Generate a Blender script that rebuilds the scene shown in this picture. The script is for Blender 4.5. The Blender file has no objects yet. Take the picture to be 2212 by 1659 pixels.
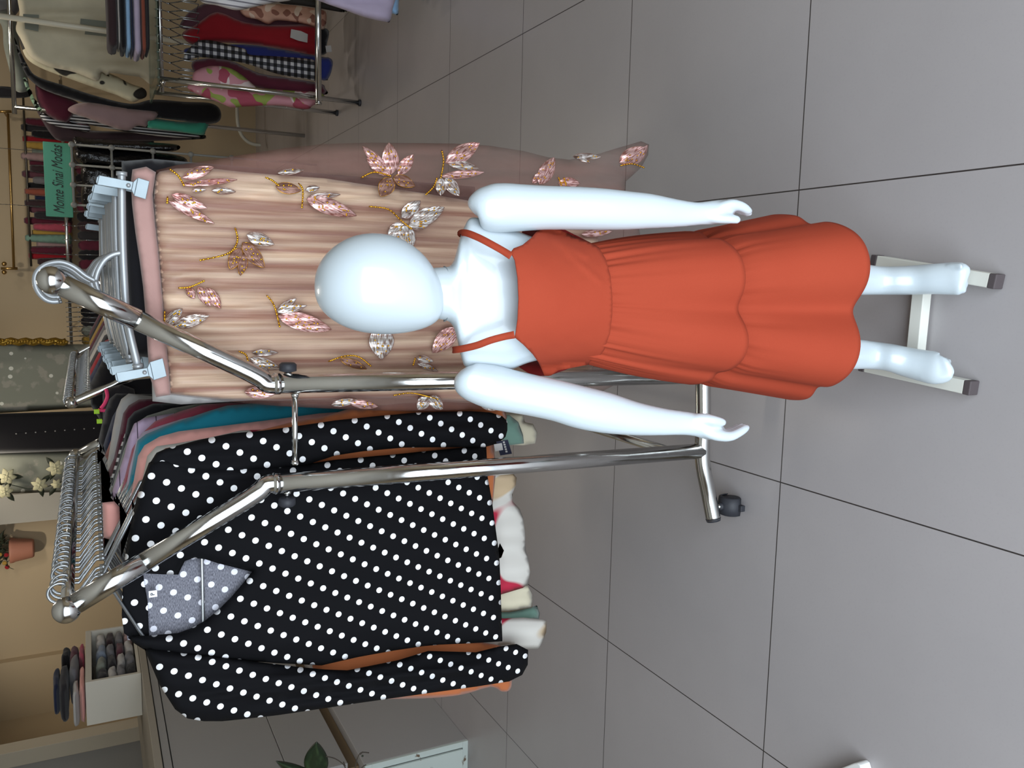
import bpy, bmesh, math, random
from mathutils import Vector, Matrix
from mathutils.geometry import delaunay_2d_cdt
S = bpy.context.scene; C = S.collection
rnd = random.Random(7)
# ------------------------------------------------------------------ camera
FPX, H = 1790.0, 1.69
M = Matrix(((0.0225, 0.9923, 0.1218), (-0.4524, 0.1187, -0.8839), (-0.8915, -0.0352, 0.4516)))
cx_ = M.col[2].normalized(); cy_ = (M.col[1] - cx_ * M.col[1].dot(cx_)).normalized(); cxx = cy_.cross(cx_)
M = Matrix((cxx, cy_, cx_)).transposed()
cam = bpy.data.cameras.new('camera'); co = bpy.data.objects.new('camera', cam); C.objects.link(co)
cam.sensor_fit = 'HORIZONTAL'; cam.sensor_width = 36; cam.lens = FPX / 2212 * 36; cam.clip_start = .05
co.matrix_world = Matrix.Translation((0, 0, H)) @ M.to_4x4(); S.camera = co
# ------------------------------------------------------------------ light
S.view_settings.view_transform = 'Standard'; S.view_settings.look = 'None'
S.view_settings.exposure = 0.15; S.view_settings.gamma = 1; S.view_settings.use_curve_mapping = False
W = bpy.data.worlds.new('sky'); S.world = W; W.use_nodes = True
W.node_tree.nodes['Background'].inputs[0].default_value = (.75, .87, 1, 1); W.node_tree.nodes['Background'].inputs[1].default_value = 1.3
def area(name, loc, rot, sx, sy, power, col):
    l = bpy.data.lights.new(name, 'AREA'); l.shape = 'RECTANGLE'; l.size = sx; l.size_y = sy; l.energy = power; l.color = col
    o = bpy.data.objects.new(name, l); C.objects.link(o); o.location = loc; o.rotation_euler = rot
    return o
# daylight entering through the open shop front behind the photographer
area('shopfront_daylight', (-.2, -1.12, 1.35), (math.radians(66), 0, 0), 4.0, 2.3, 135, (.84, .93, 1))

# ------------------------------------------------------------------ helpers
def ray(px, py): return M @ Vector(((px - 1106) / FPX, -(py - 829.5) / FPX, -1))
def P(px, py, Y): r = ray(px, py); return r * (Y / r.y) + Vector((0, 0, H))
def PX(px, py, X): r = ray(px, py); return r * (X / r.x) + Vector((0, 0, H))
def PZ(px, py, z): r = ray(px, py); return r * ((z - H) / r.z) + Vector((0, 0, H))
def depth(p): return -(M.transposed() @ (p - Vector((0, 0, H)))).z
def lin(c): return c / 12.92 if c <= .04045 else ((c + .055) / 1.055) ** 2.4
def rgb(h): return tuple(lin(int(h[i:i + 2], 16) / 255) for i in (0, 2, 4)) + (1,)

class NT:
    def __init__(s, name):
        s.m = bpy.data.materials.new(name); s.m.use_nodes = True; s.n = s.m.node_tree.nodes; s.l = s.m.node_tree.links
        s.b = s.n['Principled BSDF']
    def add(s, t, **k):
        n = s.n.new(t)
        for a, v in k.items(): setattr(n, a, v)
        return n
    def link(s, a, b): s.l.new(a, b)
    def math(s, op, a, b=None, c=None):
        n = s.add('ShaderNodeMath', operation=op)
        for i, v in enumerate((a, b, c)):
            if v is None: continue
            if hasattr(v, 'is_linked'): s.link(v, n.inputs[i])
            else: n.inputs[i].default_value = v
        return n.outputs[0]
    def mix(s, f, a, b):
        n = s.add('ShaderNodeMix', data_type='RGBA')
        for i, v in ((0, f), (6, a), (7, b)):
            if hasattr(v, 'is_linked'): s.link(v, n.inputs[i])
            else: n.inputs[i].default_value = v
        return n.outputs[2]
    def coord(s, which='Object', scale=(1, 1, 1), rot=0):
        t = s.add('ShaderNodeTexCoord'); mp = s.add('ShaderNodeMapping'); s.link(t.outputs[which], mp.inputs[0])
        mp.inputs['Scale'].default_value = scale; mp.inputs['Rotation'].default_value = (0, 0, rot)
        return mp.outputs[0]
    def noise(s, vec, sc, det=3, rough=.5):
        n = s.add('ShaderNodeTexNoise'); n.inputs['Scale'].default_value = sc; n.inputs['Detail'].default_value = det; n.inputs['Roughness'].default_value = rough
        s.link(vec, n.inputs['Vector']); return n.outputs['Fac']
    def bump(s, h, st, dist=.002):
        b = s.add('ShaderNodeBump'); b.inputs['Strength'].default_value = st; b.inputs['Distance'].default_value = dist
        s.link(h, b.inputs['Height']); s.link(b.outputs[0], s.b.inputs['Normal'])
    def step(s, v, lo, hi):
        n = s.add('ShaderNodeMapRange'); n.inputs[1].default_value = lo; n.inputs[2].default_value = hi; s.link(v, n.inputs[0]); return n.outputs[0]
def pbase(name, col, rough=.5, metal=0, spec=.5, sheen=0, coat=0):
    t = NT(name); b = t.b
    b.inputs['Base Color'].default_value = rgb(col) if isinstance(col, str) else col
    b.inputs['Roughness'].default_value = rough; b.inputs['Metallic'].default_value = metal
    b.inputs['Specular IOR Level'].default_value = spec; b.inputs['Sheen Weight'].default_value = sheen; b.inputs['Coat Weight'].default_value = coat
    return t
_mc = {}
def cloth_mat(col, rough=.85, spec=.25, weave=900, var=.10, name=None):
    k = (col, rough, spec)
    if k in _mc: return _mc[k]
    t = pbase(name or 'cloth_' + col, col, rough, 0, spec, .15)
    v = t.coord('Object'); f = t.noise(v, 9, 4)
    c = rgb(col); d = tuple(x * (1 - 2 * var) for x in c[:3]) + (1,); e = tuple(min(1, x * (1 + var)) for x in c[:3]) + (1,)
    t.link(t.mix(f, d, e), t.b.inputs['Base Color'])
    t.bump(t.noise(v, weave, 1), .25, .0006)
    _mc[k] = t.m; return t.m
def plain(name, col, rough=.5, metal=0, spec=.5, coat=0, bump=None):
    if name in _mc: return _mc[name]
    t = pbase(name, col, rough, metal, spec, 0, coat)
    v = t.coord('Object')
    r = t.noise(v, 30, 3); t.link(t.math('MULTIPLY_ADD', r, .12, rough - .06), t.b.inputs['Roughness'])
    if bump: t.bump(t.noise(v, bump[0], 3), bump[1], .002)
    _mc[name] = t.m; return t.m
def stripes_mat(name, c1, c2, axis, freq, duty=.5, rough=.8):
    t = pbase(name, c1, rough); v = t.coord('UV'); s = t.add('ShaderNodeSeparateXYZ'); t.link(v, s.inputs[0])
    f = t.math('FRACT', t.math('MULTIPLY', s.outputs[axis], freq)); g = t.math('GREATER_THAN', f, duty)
    t.link(t.mix(g, rgb(c1), rgb(c2)), t.b.inputs['Base Color']); return t.m
def gingham_mat(name, c1, c2, c3, freq):
    t = pbase(name, c1, .8); v = t.coord('UV'); s = t.add('ShaderNodeSeparateXYZ'); t.link(v, s.inputs[0])
    a = t.math('GREATER_THAN', t.math('FRACT', t.math('MULTIPLY', s.outputs[0], freq)), .5)
    b = t.math('GREATER_THAN', t.math('FRACT', t.math('MULTIPLY', s.outputs[1], freq)), .5)
    t.link(t.mix(a, t.mix(b, rgb(c1), rgb(c2)), t.mix(b, rgb(c2), rgb(c3))), t.b.inputs['Base Color']); return t.m
def dots_mat(name, bg, fg, a=.034, b=.045, r=.0073, rot=math.radians(-61), weave=False):
    t = pbase(name, bg, .85, 0, .12, 0); v = t.coord('UV', (1, 1, 1), rot); s = t.add('ShaderNodeSeparateXYZ'); t.link(v, s.inputs[0])
    u = t.math('MULTIPLY', t.math('SUBTRACT', t.math('FRACT', t.math('MULTIPLY', s.outputs[0], 1 / a)), .5), a)
    w = t.math('MULTIPLY', t.math('SUBTRACT', t.math('FRACT', t.math('MULTIPLY', s.outputs[1], 1 / b)), .5), b)
    d = t.math('SQRT', t.math('ADD', t.math('MULTIPLY', u, u), t.math('MULTIPLY', w, w)))
    k = t.math('LESS_THAN', d, r); base = rgb(bg)
    if weave:
        o = t.coord('UV', (160, 900, 1)); base = t.mix(t.step(t.noise(o, 1, 3), .35, .7), rgb('4a4a52'), rgb('8e8e98'))
    t.link(t.mix(k, base, rgb(fg)), t.b.inputs['Base Color']); return t.m
def blotch_mat(name, cols, sc, rough=.8, seedoff=0):
    t = pbase(name, cols[0], rough); v = t.coord('UV', (sc, sc, 1)); c = rgb(cols[0])
    for i, h in enumerate(cols[1:]):
        n = t.add('ShaderNodeTexNoise', noise_dimensions='4D'); n.inputs['W'].default_value = i * 3.7 + seedoff; n.inputs['Scale'].default_value = 1; n.inputs['Detail'].default_value = .5
        t.link(v, n.inputs['Vector']); c = t.mix(t.step(n.outputs['Fac'], .57, .585), c, rgb(h))
    t.link(c, t.b.inputs['Base Color']); return t.m

# ---- materials
M_white = pbase('mannequin_gloss_white', 'b7c1c7', .3, 0, .5, 0, .35)
v = M_white.coord('Object'); M_white.link(M_white.math('MULTIPLY_ADD', M_white.noise(v, 14, 4), .12, .24), M_white.b.inputs['Roughness']); M_white = M_white.m
M_chrome = pbase('chrome', 'cfcfcd', .12, 1); v = M_chrome.coord('Object', (1, 1, 1))
M_chrome.link(M_chrome.math('MULTIPLY_ADD', M_chrome.noise(v, 60, 3), .14, .08), M_chrome.b.inputs['Roughness']); M_chrome = M_chrome.m
M_silver = plain('silver_painted_metal', '9fa2a5', .42, .55)
M_wire = plain('hanger_wire', '9a9da0', .28, .85)
M_black = plain('black_plastic', '2b2c32', .55, 0, .4)
M_grout = None
M_brass = plain('brass_rail', 'b0905a', .3, .9)
M_dress = pbase('dress_terracotta', 'd9482a', .85, 0, .15, 0); v = M_dress.coord('Object')
M_dress.link(M_dress.mix(M_dress.noise(v, 5, 3), rgb('8c3522'), rgb('973e29')), M_dress.b.inputs['Base Color']); M_dress.bump(M_dress.noise(v, 700, 1), .3, .0006); M_dress = M_dress.m
M_dressin = cloth_mat('8a1f1c')
M_polka = dots_mat('polka_black', '0c0c0f', 'ececee')
M_polkain = dots_mat('polka_wrong_side', '5c5c66', 'dcdce6', weave=True)
M_wall = plain('wall_paint', 'b09f84', .85, 0, .3, 0, (90, .08))
M_cream = plain('white_laminate', 'c9c4b8', .5, 0, .4)

# floor tiles (80 cm, rectified joints)
t = pbase('floor_tile', '8f8b8c', .32, 0, .45); v = t.coord('Object'); s = t.add('ShaderNodeSeparateXYZ'); t.link(v, s.inputs[0])
def groove(out, off, per, w=.0045):
    f = t.math('FRACT', t.math('MULTIPLY', t.math('SUBTRACT', out, off), 1 / per)); f = t.math('ABSOLUTE', t.math('SUBTRACT', f, .5))
    return t.math('GREATER_THAN', f, .5 - w / per / 2)
gx = groove(s.outputs[0], .26, .793, .0035); gy = groove(s.outputs[1], 1.66, .81, .0035)
gr = t.math('MAXIMUM', gx, gy)
ncol = t.mix(t.noise(v, 2.2, 5, .6), rgb('9c9798'), rgb('a8a3a4'))
ncol = t.mix(t.math('MULTIPLY', t.step(t.noise(v, 160, 2), .55, .8), .25), ncol, rgb('959091'))
t.link(t.mix(gr, ncol, rgb('35302f')), t.b.inputs['Base Color'])
t.link(t.math('MULTIPLY_ADD', t.noise(v, 6, 5), .16, .28), t.b.inputs['Roughness'])
M_floor = t.m

# ---- object helpers
def tag(o, label=None, cat=None, group=None, kind=None):
    if label: o['label'] = label
    if cat: o['category'] = cat
    if group: o['group'] = group
    if kind: o['kind'] = kind
    return o
def thing(name, label, cat, loc=(0, 0, 0), group=None):
    o = bpy.data.objects.new(name, None); C.objects.link(o); o.location = loc; o.empty_display_size = .05
    return tag(o, label, cat, group)
def base_of(o): 
    p = Vector((0, 0, 0))
    while o: p = p + o.location; o = o.parent
    return p
class MB:
    def __init__(s): s.v = []; s.f = []; s.uv = []; s.mi = []
    def add(s, vs, fs, uvs=None, mi=0):
        n = len(s.v); s.v += [Vector(x) for x in vs]; s.uv += (uvs if uvs else [(0, 0)] * len(vs))
        s.f += [tuple(n + i for i in f) for f in fs]; s.mi += [mi] * len(fs)
    def tube(s, pts, r, seg=12, cap=True, mi=0, closed=False):
        pts = [Vector(p) for p in pts]; n = len(pts); rs = r if isinstance(r, (list, tuple)) else [r] * n
        vs = []; up = None
        for i, p in enumerate(pts):
            a = pts[max(i - 1, 0)] if not closed else pts[i - 1]; b = pts[min(i + 1, n - 1)] if not closed else pts[(i + 1) % n]
            tg = (b - a).normalized()
            if up is None: up = tg.orthogonal().normalized()
            up = (up - tg * up.dot(tg)).normalized(); sd = tg.cross(up)
            for k in range(seg):
                an = 2 * math.pi * k / seg; vs.append(p + (up * math.cos(an) + sd * math.sin(an)) * rs[i])
        fs = []
        for i in range(n if closed else n - 1):
            for k in range(seg):
                j = (i + 1) % n; fs.append((i * seg + k, i * seg + (k + 1) % seg, j * seg + (k + 1) % seg, j * seg + k))
        if cap and not closed: fs += [tuple(range(seg))[::-1], tuple((n - 1) * seg + k for k in range(seg))]
        s.add(vs, fs, None, mi); return s
    def box(s, lo, hi, mi=0):
        x0, y0, z0 = lo; x1, y1, z1 = hi
        vs = [(x0, y0, z0), (x1, y0, z0), (x1, y1, z0), (x0, y1, z0), (x0, y0, z1), (x1, y0, z1), (x1, y1, z1), (x0, y1, z1)]
        s.add(vs, [(0, 3, 2, 1), (4, 5, 6, 7), (0, 1, 5, 4), (1, 2, 6, 5), (2, 3, 7, 6), (3, 0, 4, 7)], [(a[0] + a[1], a[2]) for a in vs], mi); return s
    def ball(s, c, r, seg=20, rings=12, sc=(1, 1, 1), mi=0):
        vs = []; fs = []
        for i in range(rings + 1):
            th = math.pi * i / rings
            for k in range(seg):
                ph = 2 * math.pi * k / seg
                vs.append(Vector(c) + Vector((math.sin(th) * math.cos(ph) * sc[0], math.sin(th) * math.sin(ph) * sc[1], math.cos(th) * sc[2])) * r)
        for i in range(rings):
            for k in range(seg): fs.append((i * seg + k, (i + 1) * seg + k, (i + 1) * seg + (k + 1) % seg, i * seg + (k + 1) % seg))
        s.add(vs, fs, None, mi); return s
    def loft(s, rings, cap0=True, cap1=True, closed=True, mi=0, uvs=None):
        n = len(rings[0]); vs = [p for r in rings for p in r]; fs = []
        for i in range(len(rings) - 1):
            for k in range(n if closed else n - 1):
                a = k; b = (k + 1) % n; fs.append((i * n + a, i * n + b, (i + 1) * n + b, (i + 1) * n + a))
        if cap0: fs.append(tuple(range(n))[::-1])
        if cap1: fs.append(tuple((len(rings) - 1) * n + k for k in range(n)))
        s.add(vs, fs, uvs, mi); return s
    def build(s, name, mats, parent=None, smooth=True, bevel=0, weld=False, label=None, solid=0, subsurf=0):
        me = bpy.data.meshes.new(name)
        if parent is None:
            xs = [v.x for v in s.v]; ys = [v.y for v in s.v]; zs = [v.z for v in s.v]
            org = Vector(((min(xs) + max(xs)) / 2, (min(ys) + max(ys)) / 2, min(zs)))
        else: org = base_of(parent)
        me.from_pydata([v - org for v in s.v], [], s.f)
        ul = me.uv_layers.new(name='UVMap')
        for lp in me.loops: ul.data[lp.index].uv = s.uv[lp.vertex_index]
        if not isinstance(mats, (list, tuple)): mats = [mats]
        for m in mats: me.materials.append(m)
        for p, k in zip(me.polygons, s.mi): p.material_index = k; p.use_smooth = smooth
        if weld:
            bm = bmesh.new(); bm.from_mesh(me); bmesh.ops.remove_doubles(bm, verts=bm.verts, dist=1e-5); bmesh.ops.recalc_face_normals(bm, faces=bm.faces); bm.to_mesh(me); bm.free()
        o = bpy.data.objects.new(name, me); C.objects.link(o)
        if parent: o.parent = parent
        else: o.location = org
        if bevel:
            b = o.modifiers.new('bevel', 'BEVEL'); b.width = bevel; b.segments = 2; b.limit_method = 'ANGLE'
        if solid:
            b = o.modifiers.new('solid', 'SOLIDIFY'); b.thickness = solid; b.offset = 0
        if subsurf:
            b = o.modifiers.new('sub', 'SUBSURF'); b.levels = subsurf; b.render_levels = subsurf
        if label: o['label'] = label
        return o
def crom(pts, n=6, closed=False):
    out = []; N = len(pts); pts = [Vector(p) for p in pts]
    for i in range(N if closed else N - 1):
        g = lambda j: pts[j % N] if closed else pts[min(max(j, 0), N - 1)]
        a, b, c, d = g(i - 1), g(i), g(i + 1), g(i + 2)
        for k in range(n):
            u = k / n
            out.append(.5 * ((2 * b) + (c - a) * u + (2 * a - 5 * b + 4 * c - d) * u * u + (3 * b - a - 3 * c + d) * u ** 3))
    if not closed: out.append(pts[-1])
    return out
def resample(poly, step):
    out = []; N = len(poly)
    for i in range(N):
        a = poly[i]; b = poly[(i + 1) % N]; n = max(1, round((b - a).length / step))
        for k in range(n): out.append(a.lerp(b, k / n))
    return out
def inside(p, poly):
    c = False; j = len(poly) - 1
    for i in range(len(poly)):
        a = poly[i]; b = poly[j]
        if (a.y > p.y) != (b.y > p.y) and p.x < (b.x - a.x) * (p.y - a.y) / (b.y - a.y) + a.x: c = not c
        j = i
    return c
def edged(p, poly):
    m = 1e9; N = len(poly)
    for i in range(N):
        a = poly[i]; ab = poly[(i + 1) % N] - a; L = ab.length_squared
        u = 0 if L == 0 else max(0, min(1, (p - a).dot(ab) / L)); d = (p - a - ab * u).length_squared
        if d < m: m = d
    return math.sqrt(m)
def cloth(mb, outline, front, back=None, step=10, w=40, smooth=True, uvf=None, mi=0, mib=None):
    """closed cloth shape: front(p2, k) and back(p2, k) give 3-D points; k rises 0..1 from the hem and edges inward"""
    poly = [Vector((a, b)) for a, b in outline]
    if smooth: poly = [Vector((q.x, q.y)) for q in crom([(a, b, 0) for a, b in outline], 5, True)]
    poly = resample(poly, step)
    q = [poly[0]]
    for p in poly[1:]:
        if (p - q[-1]).length > step * .3: q.append(p)
    if (q[-1] - q[0]).length < step * .3: q.pop()
    poly = q; nb = len(poly)
    x0 = min(p.x for p in poly); x1 = max(p.x for p in poly); y0 = min(p.y for p in poly); y1 = max(p.y for p in poly)
    pts = list(poly); ds = [0.] * nb; r = 0; y = y0 + step / 2
    while y < y1:
        x = x0 + (step / 2 if r % 2 else step)
        while x < x1:
            p = Vector((x, y))
            if inside(p, poly):
                d = edged(p, poly)
                if d > step * .45: pts.append(p); ds.append(d)
            x += step
        y += step * .866; r += 1
    vo, _, fo, vi, _, _ = delaunay_2d_cdt(pts, [(i, (i + 1) % nb) for i in range(nb)], [], 1, 1e-6 * step)
    dd = [ds[ix[0]] if ix else 0. for ix in vi]
    ks = [math.sqrt(max(0, 1 - (1 - min(d / w, 1)) ** 2)) for d in dd]
    uvs = [uvf(p) if uvf else (p.x, p.y) for p in vo]
    fr = [front(p, k) for p, k in zip(vo, ks)]
    n = len(vo)
    if back is None: mb.add(fr, fo, uvs, mi); return mb
    mb.add(fr, fo, uvs, mi)
    vb = [back(p, k) for p, k in zip(vo, ks)]; base = len(mb.v) - n; bi = {}
    newv = []; nuv = []
    for i in range(n):
        if dd[i] < 1e-9: bi[i] = base + i
        else: bi[i] = base + n + len(newv); newv.append(vb[i]); nuv.append(uvs[i])
    mb.v += [Vector(x) for x in newv]; mb.uv += nuv
    for f in fo: mb.f.append(tuple(bi[i] for i in f)[::-1]); mb.mi.append(mi if mib is None else mib)
    return mb
def hsh(x): x = math.sin(x * 12.9898 + 4.1) * 43758.5453; return x - math.floor(x)
def vn(x, y, s=0):
    xi, yi = math.floor(x), math.floor(y); fx, fy = x - xi, y - yi; fx = fx * fx * (3 - 2 * fx); fy = fy * fy * (3 - 2 * fy)
    h = lambda a, b: hsh(a * 1.37 + b * 57.31 + s * 7.7)
    return (h(xi, yi) * (1 - fx) + h(xi + 1, yi) * fx) * (1 - fy) + (h(xi, yi + 1) * (1 - fx) + h(xi + 1, yi + 1) * fx) * fy
def cloth_px(mb, outline, Y, tf=.03, tb=.03, step=10, w=40, folds=None, Yf=None, smooth=True, mi=0, mib=None, back=True, uoff=0):
    """outline in photo pixels, set at its own distance Y with real thickness; folds(px,py) in metres"""
    fo = folds or (lambda x, y: 0)
    yy = Yf or (lambda x, y: Y)
    def uvf(p): q = P(p.x, p.y, Y); return (q.x + uoff, q.z)
    fr = lambda p, k: P(p.x, p.y, yy(p.x, p.y) - k * (tf + fo(p.x, p.y)))
    bk = (lambda p, k: P(p.x, p.y, yy(p.x, p.y) + k * (tb - fo(p.x, p.y) * .5))) if back else None
    return cloth(mb, outline, fr, bk, step, w, smooth, uvf, mi, mib)
def ring_px(px, py, Y, hw, dr, ang=0, seg=20, dm=None, sq=1.0):
    """elliptical ring whose silhouette is hw px wide at this distance; ang = image direction of the limb (0 = down the body)"""
    c = P(px, py, Y); d = depth(c); r = hw * d / FPX
    lat = (M @ Vector((math.sin(ang), math.cos(ang), 0))).normalized(); vw = (c - Vector((0, 0, H))).normalized()
    lat = (lat - vw * lat.dot(vw)).normalized(); dp = dm if dm is not None else r * dr; out = []
    for k in range(seg):
        a = 2 * math.pi * k / seg; ca, sa = math.cos(a), math.sin(a)
        out.append(c + lat * (r * math.copysign(abs(ca) ** sq, ca)) + vw * (dp * math.copysign(abs(sa) ** sq, sa)))
    return out
def limb(mb, rows, n=5, dr=1., seg=24, sq=1.0, fix=False):
    """rows (px,py,Y,hw[,dr]) interpolated smoothly; rings face along the limb"""
    rr = [tuple(r) + ((dr,) if len(r) == 4 else ()) for r in rows]; out = []
    A = crom([(r[0], r[1], r[2] * 1000) for r in rr], n); B = crom([(r[3], r[4] * 100, 0) for r in rr], n)
    for i, (a, b) in enumerate(zip(A, B)):
        p = A[max(i - 1, 0)]; q = A[min(i + 1, len(A) - 1)]; ang = 0 if fix else math.atan2(q.y - p.y, q.x - p.x)
        out.append(ring_px(a.x, a.y, a.z / 1000, max(b.x, .5), b.y / 100, ang, seg, None, sq))
    mb.loft(out); return mb
def skin_fuse(o, vox=.004, it=3):
    m = o.modifiers.new('fuse', 'REMESH'); m.mode = 'VOXEL'; m.voxel_size = vox; m.use_smooth_shade = True
    m = o.modifiers.new('smooth', 'SMOOTH'); m.factor = .5; m.iterations = it
def struct(o): o['kind'] = 'structure'; return o
def text_mesh(body, size, mat, name, parent, loc, rot, shear=0, ext=.0008):
    cu = bpy.data.curves.new(name, 'FONT'); cu.body = body; cu.size = size; cu.extrude = ext; cu.shear = shear; cu.align_x = 'CENTER'; cu.align_y = 'CENTER'
    tmp = bpy.data.objects.new('tmp', cu); C.objects.link(tmp); dg = bpy.context.evaluated_depsgraph_get()
    me = bpy.data.meshes.new_from_object(tmp.evaluated_get(dg)); bpy.data.objects.remove(tmp)
    me.name = name; me.materials.clear(); me.materials.append(mat); o = bpy.data.objects.new(name, me); C.objects.link(o)
    if parent: o.parent = parent; loc = Vector(loc) - base_of(parent)
    o.location = loc; o.rotation_euler = rot; return o

# ================================================================== ROOM
XL, XR, YF, YB, ZC = -4.6, 3.3, -1.2, 9.6, 3.3
struct(MB().box((XL, YF, -.1), (XR, YB, 0)).build('floor', M_floor, smooth=False)).location = (0, 0, 0)
fl = bpy.data.objects['floor']
for vtx in fl.data.vertices: vtx.co += Vector(((XL + XR) / 2, (YF + YB) / 2, -.1))
struct(MB().box((XL, YF, ZC), (XR, YB, ZC + .1)).build('ceiling', plain('ceiling_paint', 'c9c3b6', .9), smooth=False))
struct(MB().box((XL - .15, YF, 0), (XL, YB, ZC)).build('wall_left', M_wall, smooth=False))
struct(MB().box((XR, YF, 0), (XR + .15, YB, ZC)).build('wall_right', M_wall, smooth=False))
struct(MB().box((XL - .15, YB, 0), (XR + .15, YB + .15, ZC)).build('wall_back', M_wall, smooth=False))
wf = MB().box((XL, YF - .15, 0), (-2.6, YF, ZC)).box((1.9, YF - .15, 0), (XR, YF, ZC)).box((-2.6, YF - .15, 2.85), (1.9, YF, ZC))
struct(wf.build('wall_front', M_wall, smooth=False))
for i, (x, y) in enumerate(((-1.8, 7.2), (1.2, 7.2), (-.3, 4.2))):
    t_ = thing('ceiling_lamp', 'round warm ceiling lamp above the back of the shop', 'lamp', (x, y, ZC - .06), 'ceiling lamps')
    MB().tube([(x, y, ZC), (x, y, ZC - .05)], .17, 28).build('housing', M_cream, t_)
    e = pbase('lamp_glow', 'ffe2b8', .5); e.b.inputs['Emission Color'].default_value = (1, .9, .76, 1); e.b.inputs['Emission Strength'].default_value = 50
    MB().tube([(x, y, ZC - .05), (x, y, ZC - .06)], .15, 28).build('diffuser', e.m, t_)

for i, (x, tx_) in enumerate(((-3.1, -3.4), (-1.6, -1.8), (.1, -.1), (1.6, 1.6))):  # unseen fill lamps with fixtures, added to brighten the back wall
    c = Vector((x, 7.7, ZC - .16)); aim = (Vector((tx_, YB, 1.75)) - c).normalized()
    t_ = thing('added_spot', 'added unseen fill lamp brightening the back wall, %s from the left' % ('first', 'second', 'third', 'fourth')[i], 'lamp', c, 'added wall fill lamps')
    MB().tube([(x, 7.7, ZC), (x, 7.7, ZC - .10)], .012, 10).build('stem', M_cream, t_)
    MB().tube([c - aim * .06, c + aim * .05], [.035, .045], 20).build('head', M_cream, t_)
    l = bpy.data.lights.new('wall_fill', 'SPOT'); l.energy = (60, 52, 26, 16)[i]; l.color = (1, .9, .75); l.spot_size = math.radians(86); l.spot_blend = .9; l.shadow_soft_size = .05
    o = bpy.data.objects.new('wall_fill', l); C.objects.link(o); o.parent = t_; o.location = aim * .07; o.rotation_euler = aim.to_track_quat('-Z', 'Y').to_euler()

# ================================================================== MANNEQUIN
YM = 1.27
man = thing('mannequin', 'glossy white child mannequin', 'mannequin', (-.04, YM, 0))
man['label'] = 'glossy white child mannequin with a blank egg-shaped head, wearing the orange dress'
# head
mb = MB(); hr = []
for x, c, h, Y, d in ((679, 618, 14, 1.285, .25), (684, 617, 36, 1.285, .6), (697, 615, 59, 1.285, .9), (718, 613.5, 79, 1.283, .98), (748, 612, 97, 1.28, 1.02), (785, 612, 107.5, 1.277, 1.05),
                      (825, 613.5, 109.5, 1.273, 1.06), (862, 617, 104.5, 1.268, 1.04), (895, 624, 92, 1.26, 1.0), (922, 632, 76, 1.25, .95), (941, 641, 56, 1.243, .85), (952, 648, 37, 1.238, .75), (958, 652, 16, 1.235, .5)):
    hr.append(ring_px(x, c, Y, h, d, 0, 36))
mb.loft(hr); mb.build('head', M_white, man, subsurf=1)
# torso, neck, hips and legs as one body
mb = MB()
limb(mb, ((890, 630, 1.285, 40, 1), (930, 633, 1.28, 53, 1), (958, 634, 1.278, 57, 1), (974, 636, 1.278, 62, .95), (984, 636, 1.28, 84, .72), (993, 638, 1.28, 122, .5), (1003, 641, 1.282, 150, .42), (1018, 636, 1.282, 165, .42), (1055, 640, 1.28, 163, .46),
          (1100, 646, 1.275, 155, .52), (1140, 647, 1.27, 138, .6), (1200, 648, 1.27, 124, .66), (1280, 650, 1.27, 112, .7), (1345, 654, 1.27, 112, .72), (1430, 658, 1.28, 124, .72), (1500, 663, 1.28, 120, .72), (1560, 668, 1.28, 90, .7), (1600, 670, 1.28, 40, .8)), 4, fix=True)
limb(mb, ((1480, 612, 1.28, 58), (1600, 604, 1.28, 54), (1700, 602, 1.275, 44), (1790, 602, 1.275, 38), (1850, 603, 1.28, 35), (1900, 606, 1.28, 31), (1945, 606, 1.255, 31, 1.15), (1975, 605, 1.235, 32, 1.1), (2010, 603, 1.2, 33, .85), (2045, 602, 1.167, 35, .6), (2066, 602, 1.147, 36, .45), (2080, 605, 1.135, 34, .36), (2089, 608, 1.129, 26, .3)), 5)
limb(mb, ((1480, 715, 1.28, 58), (1600, 738, 1.28, 52), (1700, 752, 1.275, 43), (1790, 762, 1.275, 37), (1850, 765, 1.28, 33), (1890, 768, 1.28, 30), (1925, 773, 1.255, 30, 1.15), (1955, 781, 1.235, 32, 1.1), (1985, 788, 1.205, 34, .85), (2015, 794, 1.173, 36, .6), (2034, 796, 1.155, 33, .45), (2046, 791, 1.143, 26, .36), (2054, 786, 1.137, 15, .3)), 5)
for (x, y) in ((1962, 605), (1944, 775)): mb.ball(P(x, y, 1.275), .021, 16, 10, (1, 1.1, 1))
# toes: five short chains per foot
for k in range(5):
    y = 576 + k * 12.4; L = (2079, 2086, 2090, 2091, 2087)[k]
    limb(mb, ((L - 34, y + 1, 1.163, 8, .8), (L - 14, y, 1.143, 8.6, .75), (L - 3, y, 1.132, 8.2, .75), (L + 1, y, 1.129, 4.5, .7)), 3, 1, 12)
for k, (tx_, ty_) in enumerate(((2022, 823), (2036, 815), (2046, 806), (2052, 796), (2055, 784))):
    q = lambda d_: (tx_ - .94 * d_, ty_ - .34 * d_)
    e_ = (.022, .014, .006, .002, .002)[k]; limb(mb, (q(34) + (1.176 + e_ * .5, 7.6, .8), q(16) + (1.155 + e_, 8, .75), q(5) + (1.143 + e_, 7.6, .75), q(0) + (1.139 + e_, 4.2, .7)), 3, 1, 12)
body = mb.build('body', M_white, man); skin_fuse(body, .0032, 6)
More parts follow.
